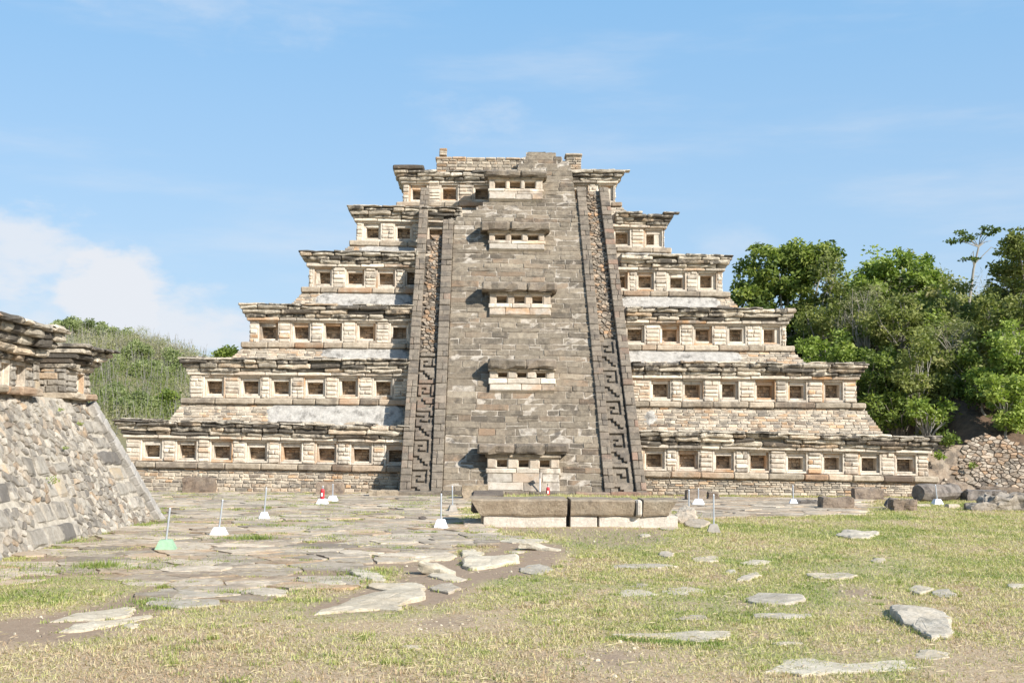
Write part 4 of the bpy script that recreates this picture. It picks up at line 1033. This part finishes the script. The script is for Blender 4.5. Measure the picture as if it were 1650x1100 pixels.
post(1280, 812, 782, 'whiteconc', 'post in white foot standing on the far right paving', -.02, .3, .18)
post(1513, 813, 781, 'whiteconc', 'slightly leaning white footed post before the dark round ended stone', -.08, .36, .2)
post(1609, 800, 778, 'whiteconc', 'far post half hidden behind stacked slabs at the right edge', 0, .3, .2)
o = post(883, 803, 783, 'greyconc', 'short post with red canister behind the altar at stair foot', 0, .3, .1, True)
# sign post in front of the stair
p = onG(870, 800); o = empty('sign_post', p, 'white sign post with small plate before the lowest stair shrine', 'sign')
m = MB(); tube(m, [Vector((0, 0, 0)), Vector((0, 0, .95))], [.03, .03], 10); m.build('pole', M['whitepaint'], o)
m = MB(); box(m, (-.11, -.055, .78), (.11, -.034, .99)); pl = m.build('plate', M['greyconc'], o); pl.rotation_euler.z = 1.15

# ================================================================== RIGHT BANK, RUBBLE WALL, HILLS
def bankz(x, y):
    t = min(1, max(0, (y + 15.2) / 18)); r = min(1, max(0, (x - 17.5) / 3.5))
    return (2.35 * min(1, max(0, (y + 16.2) / 1.2)) + 7.6 * t ** .9 * (1 + .1 * sin(x * .4))) * r + .4 * MN.noise(Vector((x * .3, y * .3, 0))) * r * t
m = MB(); bxs = [17.5 + i * .6 for i in range(95)]; bys = [-16.4 + j * .5 for j in range(110)]
for y in bys:
    for x in bxs: m.v.append((x, y, bankz(x, y) - .05)); m.t.append((.5, .3, .5))
m.f = [(j * 95 + i, j * 95 + i + 1, (j + 1) * 95 + i + 1, (j + 1) * 95 + i) for j in range(109) for i in range(94)]
soil = stone_mat('leaf_litter', (.13, .09, .06), (.075, .055, .04), (.2, .12, .07), (.03, .025, .02), .5, .7, .6)
bk = m.build('hillside', soil, smooth=True); tag(bk, kind='structure')
rw = empty('retaining_wall', Vector((21, -16.5, 0)), 'sloping dry rubble retaining wall beyond the right corner of the pyramid', 'wall')
RO = Vector((21, -16.5, 0)); m = MB()
Pw = lambda u, v: Vector((u, -17.3 + .42 * v, v)); Nw = Vector((0, -1, .42)).normalized()
topv = lambda u: 2.3 + .25 * sin(u * .7) + .2 * sin(u * 1.9) - max(0, 19.6 - u) * 1.2
vs = [Pw(17.6, -.1), Pw(31, -.1), Pw(31, 2.25), Pw(17.6, 2.25)]; vs += [v + Vector((0, .6, -.1)) for v in vs]
m.add(vs, [(0, 1, 2, 3), (4, 7, 6, 5), (0, 3, 7, 4), (1, 5, 6, 2), (2, 6, 7, 3)], (.4, .3, .7)); m.build('earth_backing', M['rubblebrown'], rw, RO)
m = MB(); rubble(m, lambda u, v: 0 < v < topv(u) and 17.8 < u < 31 and (u > 19.9 - v * .3 or R.random() < .5), 16.8, 32, -.4, 3.2, .115, 1.9, Pw, Nw, .075, .006, lambda: tone(.36, .5, .25)); m.build('rubble_facing', M['rubblebrown'], rw, RO)

# left hill far behind
HX, HY = -52, 85
def hillz(x, y):
    d = ((x + 51) / 28) ** 2 + ((y - 78) / 36) ** 2
    return 14.0 * math.exp(-d * .9) * (1 + .12 * MN.noise(Vector((x * .07, y * .07, 3)))) - .5
m = MB(); nx2 = 80; ny2 = 60
for j in range(ny2):
    for i in range(nx2): x, y = -110 + i * 2.0, 20 + j * 2.2; m.v.append((x, y, hillz(x, y))); m.t.append((.5, .3, .5))
m.f = [(j * nx2 + i, j * nx2 + i + 1, (j + 1) * nx2 + i + 1, (j + 1) * nx2 + i) for j in range(ny2 - 1) for i in range(nx2 - 1)]
hill_mat = stone_mat('hill_soil', (.21, .19, .10), (.15, .145, .07), (.25, .2, .12), (.09, .09, .04), .5, .7, .6)
h_ = m.build('hill', hill_mat, smooth=True); tag(h_, kind='structure')

# ------------------------------------------------------------------ foliage
import numpy as np
class Leaves:
    def __init__(s): s.p = []; s.t = []
    def clump(s, rng, c, rad, n, size, tn, tv=.12, droop=.3, shell=.55, asp=.55, up=.0):
        d = rng.normal(size=(n, 3)); d /= np.linalg.norm(d, axis=1)[:, None]
        r = shell + (1 - shell) * rng.random(n) ** .7
        P_ = np.array(c)[None] + d * r[:, None] * np.array(rad)[None]
        a = rng.normal(size=(n, 3)); a[:, 2] = a[:, 2] * .6 - droop + up; a += d * .5; a /= np.linalg.norm(a, axis=1)[:, None]
        b = rng.normal(size=(n, 3)); b[:, 2] *= .5; b = np.cross(a, b); b /= np.linalg.norm(b, axis=1)[:, None] + 1e-9
        sz = size * rng.uniform(.6, 1.4, n)[:, None]
        q = np.stack([P_, P_ + a * sz * .5 + b * sz * asp * .5, P_ + a * sz, P_ + a * sz * .5 - b * sz * asp * .5], 1)
        s.p.append(q); s.t.append(np.repeat(np.clip(tn + rng.normal(0, tv, n), 0, 1), 4))
    def blades(s, P_, L, w, lean, tn, rng, flat=1.0):
        n = len(P_); a = rng.random(n) * 2 * pi; ln = lean * (1 - flat * rng.random(n) ** 1.3)
        d = np.stack([np.cos(a) * ln, np.sin(a) * ln, np.sqrt(np.maximum(.02, 1 - ln ** 2))], 1)
        b = np.stack([-np.sin(a), np.cos(a), np.zeros(n)], 1); L = L[:, None]; w = w[:, None]
        q = np.stack([P_ - b * w / 2, P_ + b * w / 2, P_ + d * L * .6 + b * w * .4, P_ + d * L + np.array([[0, 0, -.12]]) * L * ln[:, None]], 1)
        s.p.append(q); s.t.append(np.repeat(tn, 4))
    def build(s, name, mat, parent=None, org=None):
        p = np.concatenate(s.p).reshape(-1, 3); t = np.concatenate(s.t); n = len(p) // 4
        if org is not None: p = p - np.array(org)[None]
        me = bpy.data.meshes.new(name); me.vertices.add(n * 4); me.vertices.foreach_set('co', p.ravel().astype('f4'))
        me.loops.add(n * 4); me.loops.foreach_set('vertex_index', np.arange(n * 4, dtype='i4'))
        me.polygons.add(n); me.polygons.foreach_set('loop_start', np.arange(0, n * 4, 4, dtype='i4')); me.polygons.foreach_set('loop_total', np.full(n, 4, dtype='i4'))
        a = me.attributes.new('tone', 'FLOAT_COLOR', 'POINT'); c = np.ones((n * 4, 4), 'f4'); c[:, 0] = t; c[:, 1] = 0; c[:, 2] = .5
        a.data.foreach_set('color', c.ravel()); me.materials.append(mat); me.update(calc_edges=True)
        o = bpy.data.objects.new(name, me); COL.objects.link(o)
        if parent is not None: o.parent = parent
        return o
rng = np.random.default_rng(5)
def at(px, py, dist):       # pixel to a point at that depth
    r = ray(px, py); return CAMP + r * (dist / r.dot(Vector((sin(YAW), cos(YAW), 0))))
def make_tree(name, label, blobs, dist, dens=1.0, size=.24, mat='leaf', tn=.45, tv=.15, trunk=True, bark='bark', droop=.3, cat='tree', group='trees and bushes on the right bank', ground=None, sub=22, clr=.42, limbs=3, asp=.55):
    """blobs: (px, py, rx px, ry px) crown masses at that distance"""
    s = F / dist; cs = [(at(b[0], b[1], dist + rng.uniform(-.6, .6) + (b[4] if len(b) > 4 else 0)), b[2] / s, b[3] / s) for b in blobs]
    cx_ = sum(c[0].x for c in cs) / len(cs); cy_ = sum(c[0].y for c in cs) / len(cs)
    gz = ground if ground is not None else bankz(cx_, cy_)
    o = empty(name, Vector((cx_, cy_, gz)), label, cat, group); org = Vector((cx_, cy_, gz))
    lv = Leaves()
    for c, rx, rz in cs:
        ry = max(rx, rz) * .9; k = max(6, int(sub * (rx * rz) ** .8))
        for i in range(k):
            d = rng.normal(size=3); d /= np.linalg.norm(d); q = rng.uniform(.35, 1.0) ** .6
            cc = (c.x + d[0] * rx * q, c.y + d[1] * ry * q, c.z + d[2] * rz * q)
            r_ = clr * rng.uniform(.6, 1.35)
            lv.clump(rng, cc, (r_, r_, r_ * .75), int(85 * dens * (r_ / .42) ** 2 * (.24 / size) ** 1.2), size, tn + rng.normal(0, tv), .07, droop, .25, asp)
    m = MB()
    if trunk:
        top = max(cs, key=lambda c: c[0].z)[0]
        base = Vector((0, 0, -.3)); H_ = top.z - gz
        fork = Vector((rng.uniform(-.3, .3), rng.uniform(-.3, .3), H_ * .35)); rb = .035 + H_ * .012
        tube(m, [base, base.lerp(fork, .5) + Vector((rng.uniform(-.15, .15), 0, 0)), fork], [rb * 1.3, rb, rb * .8], 8)
        for c, rx, rz in cs:
            for _ in range(limbs):
                e = c - org + Vector((rng.uniform(-.6, .6) * rx, rng.uniform(-.6, .6) * rx, rng.uniform(-.3, .75) * rz))
                mid = fork.lerp(e, .5) + Vector((rng.uniform(-.4, .4), rng.uniform(-.4, .4), rng.uniform(-.1, .5)))
                tube(m, [fork, fork.lerp(mid, .5) + Vector((rng.uniform(-.1, .1), 0, .1)), mid, mid.lerp(e, .6) + Vector((rng.uniform(-.2, .2), 0, 0)), e], [rb * .55, rb * .42, rb * .3, rb * .18, .012], 5)
        m.build('trunk', M[bark], o)
    c_ = lv.build('crown', M[mat], o, org)
    return o
make_tree('broadleaf_tree', 'tall rounded glossy green tree just behind right end of pyramid', [(1238, 432, 50, 48), (1285, 425, 45, 38), (1208, 480, 34, 48), (1262, 490, 55, 45), (1225, 540, 45, 50), (1290, 540, 50, 40), (1320, 420, 34, 32)], 78, 1.0, .25, 'leaf', .60, .18, droop=.5, bark='palebark', sub=20)
make_tree('open_crowned_tree', 'looser half bare tree touching the right side of the tall rounded tree', [(1338, 440, 24, 45), (1350, 480, 30, 32), (1322, 500, 34, 34)], 76, .45, .22, 'leafolive', .45, .16, bark='palebark', sub=14, limbs=7)
make_tree('bushy_tree', 'bushy light green tree standing up above the vine covered bank', [(1440, 430, 42, 26), (1475, 425, 28, 20), (1415, 458, 34, 26), (1470, 460, 45, 30), (1400, 440, 26, 12), (1500, 470, 30, 30)], 72, .85, .24, 'leafbright', .38, .16, sub=18)
make_tree('leaning_tree', 'tall olive tree rising at the right edge of the picture', [(1635, 410, 32, 42), (1665, 440, 45, 70), (1620, 460, 35, 35), (1690, 380, 40, 50)], 66, .7, .2, 'leafolive', .45, .18, sub=18, limbs=6)
# thin bare tree
p = at(1556, 470, 72); o = empty('slender_tree', p, 'slender pale tree with flat sparse crown against the sky', 'tree', 'trees and bushes on the right bank'); m = MB(); gz = p
tp = at(1577, 398, 72) - p
tube(m, [Vector((0, 0, -2)), tp * .5 + Vector((.08, 0, 0)), tp], [.10, .07, .05], 7)
lv = Leaves()
for (qx, qy) in ((1532, 388), (1545, 376), (1552, 386), (1565, 384), (1590, 376), (1602, 372), (1618, 405), (1560, 418), (1583, 368), (1598, 388)):
    e = at(qx, qy, 72 + rng.uniform(-.5, .5)) - p; tube(m, [tp * (.6 if qy > 400 else 1.0), tp.lerp(e, .5) + Vector((0, 0, .12)), e], [.035, .022, .008], 5)
    if qx not in (1618, 1598): 
        for _ in range(3): lv.clump(rng, (e + p + Vector((rng.uniform(-.3, .3), rng.uniform(-.3, .3), rng.uniform(-.06, .06))))[:], (.34, .34, .09), 34, .17, .28, .1, .1, .1)
m.build('trunk', M['palebark'], o); lv.build('crown', M['leaf'], o, p)
# bushes over the bank: each with its own place, size and kind
BU = [('vine covered bush behind the pyramid, below the half bare tree', 1340, 540, 55, 45, 71, 'leafolive', .5, .55), ('fresh green bush directly right of the third tier', 1330, 578, 58, 46, 67, 'leafbright', .4, .9),
      ('brown twiggy thicket left of the bushy light green tree', 1392, 505, 52, 44, 69, 'brush', .6, .5), ('olive vine curtain below the bushy light green tree', 1450, 520, 62, 48, 67, 'leafolive', .45, .7),
      ('pale olive bush right of the bushy light green tree', 1535, 485, 52, 38, 69, 'leafolive', .6, .7), ('dark bush in the hollow behind the second tier corner', 1425, 610, 48, 60, 64, 'leaf', .35, .8),
      ('tall hanging vines in the middle of the bank', 1490, 590, 48, 62, 62, 'leafolive', .4, .7), ('yellowish vine mass at upper right below the slender tree', 1580, 520, 55, 45, 66, 'leafolive', .55, .65),
      ('dark hollow bush right of the hanging vines', 1552, 600, 45, 50, 63, 'leaf', .35, .7), ('bright green bush low at the right edge', 1628, 650, 34, 38, 58, 'leafbright', .65, 1.1),
      ('fresh green bush above the low bright one at right edge', 1632, 565, 34, 44, 60, 'leafbright', .5, .9), ('small bright leafed shrub low in the middle of the bank', 1500, 662, 38, 26, 60, 'leafbright', .55, .8),
      ('dark green bush behind the right corner of the first tier', 1440, 660, 44, 28, 61, 'leaf', .4, .8), ('olive bush at the upper right edge under the tall olive tree', 1650, 500, 50, 45, 63, 'leafolive', .5, .7),
      ('dry brown vine heap between the hanging vines and right bushes', 1535, 545, 42, 30, 64, 'brush', .5, .5), ('lime coloured shrub overhanging the dark soil at right', 1590, 620, 36, 30, 60, 'leafbright', .45, .8),
      ('bush beyond the right edge of the picture', 1720, 600, 70, 90, 60, 'leaf', .45, .7), ('shaded thicket under the hanging vines', 1390, 560, 40, 50, 70, 'leaf', .45, .8)]
for i, (lb_, px, py, rx, ry, ds, mt, tn, dn) in enumerate(BU):
    bl = [(px, py + ry * .55, rx * .8, ry * .5, -.4), (px, py, rx, ry)] + [(px + rng.uniform(-.7, .7) * rx, py + rng.uniform(-.8, .6) * ry, rx * .5, ry * .45, rng.uniform(-1.5, .5)) for _ in range(3)]
    make_tree('bush', lb_, bl, ds, dn, .2 if mt != 'brush' else .26, mt, tn, .17, cat='bush', sub=13, clr=.4, limbs=6, bark='palebark' if mt != 'leaf' else 'bark', asp=.55 if mt != 'brush' else .12)
for nm_, mt_, cnt, hmax, sz_, asp_, tn0, lab_ in (('vine_cover', 'leafolive', 3400, 2.6, .22, .5, .5, 'tangled olive vines and undergrowth covering the right bank'), ('undergrowth', 'leafbright', 1300, 2.2, .22, .55, .42, 'fresh green undergrowth scattered over the right bank'),
                                    ('dry_vines', 'brush', 1100, 2.8, .5, .05, .75, 'dry brown twigs and hanging stems over the right bank')):
    lv = Leaves()
    for i in range(cnt):
        x = rng.uniform(19.3, 46); y = -13.5 + 24 * rng.random() ** .9; z = bankz(x, y)
        if y < -9.5 and rng.random() < .8: continue
        nn = MN.noise(Vector((x * .3, y * .3, cnt))); n2_ = MN.noise(Vector((x * .9, y * .9, cnt)))
        if mt_ != 'leafolive' and nn < -.02: continue
        h_ = (hmax * min(1, max(.12, (y + 12) / 5))) * rng.random() * (.7 + 1.2 * max(0, nn))
        lv.clump(rng, (x, y, z + .1 + h_), (.7, .6, .6), 40 if asp_ > .1 else 22, sz_, tn0 + nn * .45 + n2_ * .25 + rng.normal(0, .08), .1, .45 if asp_ > .1 else .9, .15, asp_)
    vc = lv.build(nm_, M[mt_]); tag(vc, lab_, 'undergrowth', None, 'stuff')
# low plants
def small_plant(px, py, z, label, n=90, r=.35, mat='leafbright', size=.12, plane=None, tn=.5):
    p = plane or onG(px, py, z); o = None; lv = Leaves()
    for _ in range(5): lv.clump(rng, (p.x + rng.uniform(-r, r) * .45, p.y + rng.uniform(-.05, .05), p.z + .05 + rng.uniform(0, r * .4)), (r * .5, r * .35, r * .4), n // 5, size, tn, .15, .1, .2)
    ob = lv.build('small_plant', M[mat], None, p); ob.location = p; tag(ob, label, 'plant', 'small plants growing from the ruins')
small_plant(0, 0, 0, 'leafy weeds at the top of the rubble wall beside the right corner', 260, .8, 'leaf', .16, onY(1535, 712, -16.7))
small_plant(0, 0, 0, 'bright weed on the earth slope right of the lowest tier', 120, .35, 'leafbright', .14, onY(1512, 738, -17.2))
small_plant(0, 0, 0, 'small weed in the middle of the rubble retaining wall', 60, .2, 'leafbright', .12, onY(1566, 752, -17.2))
for (u, z, r_, lb_) in ((-43.0, 1.25, .22, 'leafy weed rooted among the grey blocks of the left wall'), (-40.3, 2.95, .12, 'tiny weed near the top of the left wall'), (-39.3, 2.6, .1, 'tiny weed under the recess of the left building'), (-41.2, 2.0, .1, 'tiny weed halfway up the rubble of the left wall')):
    small_plant(0, 0, 0, lb_, int(300 * r_), r_, 'leafbright', .05, P(u, z * K) + LN * .08)

# left hill: wooded mass and the trees one can tell apart
lv = Leaves(); tw = MB()
for i in range(3600):
    x = rng.uniform(-66, -22); y = rng.uniform(36, 84); z = hillz(x, y)
    if z < 0: continue
    hgt_ = rng.uniform(.6, 2.0); nn = MN.noise(Vector((x * .12, y * .12, 0)))
    lv.clump(rng, (x, y, z + hgt_ * .5), (1.0, 1.0, hgt_ * .6), 34, .30, (.36 if z < 7.5 else .50) + max(0, z - 9) * .05 + nn * .65 + MN.noise(Vector((x * .5, y * .5, 5))) * .3 + rng.normal(0, .12), .1, -.2, .2, .22, up=.5)
    for _ in range(1):
        b = Vector((x + rng.uniform(-1, 1), y + rng.uniform(-1, 1), z)); e = b + Vector((rng.uniform(-.6, .6), 0, rng.uniform(1, 2.8)))
        tube(tw, [b, e], [.03, .01], 3, (.7, 0, .3))
wd = lv.build('brushwood', M['brush']); tag(wd, 'pale dry brush covering the hill at left', 'brushwood', None, 'stuff')
tb = tw.build('bare_stems', M['palebark']); tag(tb, 'grey bare stems standing in the brush of the left hill', 'brushwood', None, 'stuff')
HT = [(190, 548, 24, 16, 120, 'leafpale', 'green tree on the hill crest left of centre'), (150, 540, 26, 16, 122, 'leafpale', 'olive tree on the hill crest above the left building'), (228, 553, 22, 16, 124, 'brush', 'brownish bare tree on the hill crest'),
      (258, 568, 20, 18, 120, 'brush', 'grey twiggy tree at the right shoulder of the hill'), (110, 535, 30, 16, 124, 'leafpale', 'tree on the crest at the far left of the hill'), (275, 590, 18, 20, 112, 'leafpale', 'olive tree where the hill meets the pyramid'),
      (215, 575, 26, 14, 112, 'leafpale', 'pale green tree just below the crest'), (170, 585, 24, 14, 112, 'leafpale', 'low olive tree beside the corner of the left cornice'), (235, 655, 22, 15, 96, 'leafpale', 'fresh green bush at the hill foot, middle one'),
      (200, 662, 18, 12, 94, 'leafpale', 'fresh green bush at the hill foot, left one'), (272, 655, 17, 18, 95, 'leaf', 'dark green bush at the hill foot against the pyramid'), (180, 640, 16, 12, 98, 'leafpale', 'small green bush at the hill foot beside the left wall'),
      (240, 600, 22, 12, 108, 'leafpale', 'olive bush on the right flank of the hill'), (368, 572, 11, 9, 105, 'leaf', 'distant tree top peeping over the second tier at left')]
for i, (px, py, rx, ry, ds, mt, lb_) in enumerate(HT):
    best, bd = -9, ds
    if i != 13:
        for q_ in range(90, 190, 2):
            a_ = at(px, py + ry * .6, q_); dz_ = hillz(a_.x, a_.y) - a_.z
            if dz_ > 0: bd = q_; break
            if dz_ > best: best = dz_; bd = q_
    ds = bd - 1.5; c = at(px, py, ds); make_tree('hill_tree', lb_, [(px, py - 5 * (i != 13), rx * 1.15, ry * 1.1), (px + rng.uniform(-12, 12), py, rx * .7, ry * .8)], ds, .9 if mt != 'brush' else .5, .26, mt, .6, .18, group='trees on the left hill', ground=(c.z - 2.2 if i != 13 else 0), sub=13, clr=.62, limbs=4 if mt != 'brush' else 16, bark='palebark', asp=.5 if mt != 'brush' else .12)

# ------------------------------------------------------------------ grass
N0 = 760000
d_ = 10.5 + (58 - 10.5) * rng.random(N0) ** 1.25
u_ = (rng.random(N0) - .5) * (.90 * d_ + 6)
gx = CAMP.x + u_ + YAW * d_; gy = CAMP.y + d_
keep = np.zeros(N0, bool); tn = np.zeros(N0, 'f4')
DR = np.zeros((H_, W_), 'f4')
for j in range(H_):
    for i in range(W_):
        x, y = x0g + (i + .5) * cell, y0g + (j + .5) * cell
        if abs(x - CAMP.x - YAW * (y - CAMP.y)) < .47 * (y - CAMP.y) + 4: DR[j, i] = dryness(x, y)
ix = np.clip(((gx - x0g) / cell).astype(int), 0, W_ - 1); iy = np.clip(((gy - y0g) / cell).astype(int), 0, H_ - 1)
dm, dr, pvm = DM[iy, ix], DR[iy, ix], PV[iy, ix]
keep = (rng.random(N0) > dm * 1.35) & (rng.random(N0) > np.clip(dr * 1.3 - .68, 0, .5)) & ~pvm & (gy < -18.2)
keep &= ~((gx > ax(760)) & (gx < ax(1092)) & (gy > AY - .15) & (gy < AY + 2.4)) & ~((gx > -6.5) & (gx < 6) & (gy > -21.3))
keep &= ~(gx < -9.8)
gx, gy, dr, dd = gx[keep], gy[keep], dr[keep], d_[keep]; n_ = len(gx)
tnv = np.clip(dr + rng.normal(0, .17, n_), 0, 1)
L_ = (.03 + .04 * rng.random(n_)) * (1 + dd / 70); w_ = .005 + dd * .00045
lv = Leaves(); lv.blades(np.stack([gx, gy, np.full(n_, .0)], 1), L_, w_, .985, tnv, rng, .45)
# greener tufts between the paving stones and on the altar
def tuft(x, y, n, r, L, tn0, z=.0):
    P_ = np.stack([x + rng.normal(0, r, n), y + rng.normal(0, r * .8, n), np.full(n, z)], 1); dd_ = y - CAMP.y
    lv.blades(P_, L * rng.uniform(.5, 1.2, n), np.full(n, .006 + dd_ * .0004), .85, np.clip(tn0 + rng.normal(0, .12, n), 0, 1), rng)
for (px, py, n, r, L) in ((160, 915, 500, .22, .16), (215, 918, 260, .3, .10), (235, 905, 200, .3, .08), (90, 870, 300, .3, .10), (120, 875, 300, .35, .08), (375, 870, 420, .35, .12), (415, 870, 400, .22, .16), (360, 905, 200, .4, .07), (280, 910, 200, .35, .07),
                          (230, 848, 160, .25, .10), (245, 845, 120, .2, .10), (370, 898, 160, .2, .07), (445, 848, 250, .35, .10), (505, 853, 150, .3, .08), (330, 788, 120, .3, .10), (390, 838, 120, .35, .10), (560, 935, 350, .35, .08), (590, 925, 300, .3, .10), (480, 950, 300, .3, .07),
                          (370, 957, 250, .2, .09), (245, 970, 250, .18, .09), (230, 980, 200, .25, .07), (275, 980, 150, .15, .06), (815, 838, 200, .2, .12), (650, 885, 150, .2, .08), (545, 870, 150, .3, .08), (510, 840, 120, .3, .08), (1115, 832, 100, .4, .10), (1290, 810, 80, .2, .15), (655, 818, 160, .35, .10), (700, 800, 100, .4, .10), (40, 935, 500, .5, .08), (100, 920, 400, .4, .07), (20, 915, 400, .4, .1)):
    q = onG(px, py); tuft(q.x, q.y, n, r, L, .16)
for _ in range(1500):
    x, y = rng.uniform(BA[0], BA[1]), rng.uniform(BA[2], BA[3])
    if paved(x, y): tuft(x, y, int(rng.uniform(25, 150)), rng.uniform(.05, .26), rng.uniform(.03, .085), rng.uniform(.1, .55))
for q_ in FLAGS:
    c_ = sum(q_, Vector((0, 0, 0))) / len(q_)
    if paved(c_.x, c_.y) or dm_at(c_.x, c_.y) > .55: k_ = .25
    else: k_ = 1.0
    for p_ in q_:
        if rng.random() < k_ * .8:
            o_ = (p_ - c_).normalized() * rng.uniform(-.03, .05); tuft(p_.x + o_.x, p_.y + o_.y, int(rng.uniform(6, 22)), .05, rng.uniform(.035, .07), rng.uniform(.2, .6))
for _ in range(1300):
    d__ = 11 + 26 * rng.random() ** 1.2; x = CAMP.x + YAW * d__ + (rng.random() - .5) * (.9 * d__ + 2); y = CAMP.y + d__
    if paved(x, y) or dm_at(x, y) > .5 or MN.noise(Vector((x * .5, y * .5, 77))) < -.05: continue
    tuft(x, y, int(rng.uniform(20, 60)), rng.uniform(.04, .13), rng.uniform(.05, .085), rng.choice([.2, .35, .35, .75, .95]))
n_s = 5000; d__ = 11 + 20 * rng.random(n_s) ** 1.3; xs_ = CAMP.x + YAW * d__ + (rng.random(n_s) - .5) * (.9 * d__ + 2)
lv.blades(np.stack([xs_, CAMP.y + d__, np.full(n_s, .035)], 1), rng.uniform(.05, .15, n_s), .002 + d__ * .00025, .998, np.clip(.86 + rng.normal(0, .08, n_s), 0, 1), rng, .02)
x0a, x1a = ax(790), ax(1085)
for _ in range(170): tuft(rng.uniform(x0a, x1a), rng.uniform(AY + 1.0, AY + 2.3), 40, .2, rng.uniform(.05, .15), rng.uniform(.4, .8), .71)
for (px, py) in ((1000, 1029), (1030, 1032), (1060, 1035), (1085, 1036), (1110, 1037), (1150, 1038)):
    q = onG(px, py); tuft(q.x, q.y, 160, .10, .05, .05)
gr = lv.build('grass', M['grass']); tag(gr, 'short yellow green lawn with dry straw coloured patches', 'grass', None, 'stuff')
# gravel and stone chips on the bare soil
m = MB()
for _ in range(1100):
    P_ = DIRT[rng.integers(0, 8)]; b_ = bb(P_); x, y = rng.uniform(b_[0], b_[1]), rng.uniform(b_[2], b_[3])
    if not inpoly(x, y, P_): continue
    s_ = .006 + rng.random() ** 5 * .028; vs = [Vector((x + cos(a) * s_ * R.uniform(.6, 1.2), y + sin(a) * s_ * R.uniform(.6, 1.2), .0)) for a in (0, 1.3, 2.5, 3.8, 5.1)]
    top = [Vector((v.x * .7 + x * .3, v.y * .7 + y * .3, s_ * R.uniform(.5, .9) + .005)) for v in vs]
    m.add(vs + top, [(i, (i + 1) % 5, 5 + (i + 1) % 5, 5 + i) for i in range(5)] + [(5, 6, 7, 8, 9)], (R.uniform(.4, .8), R.random() * .4, .4))
gv = m.build('gravel', M['slab']); tag(gv, 'scattered stone chips on the bare soil', 'gravel', None, 'stuff')
print('objects', len(bpy.data.objects), 'grass', n_)
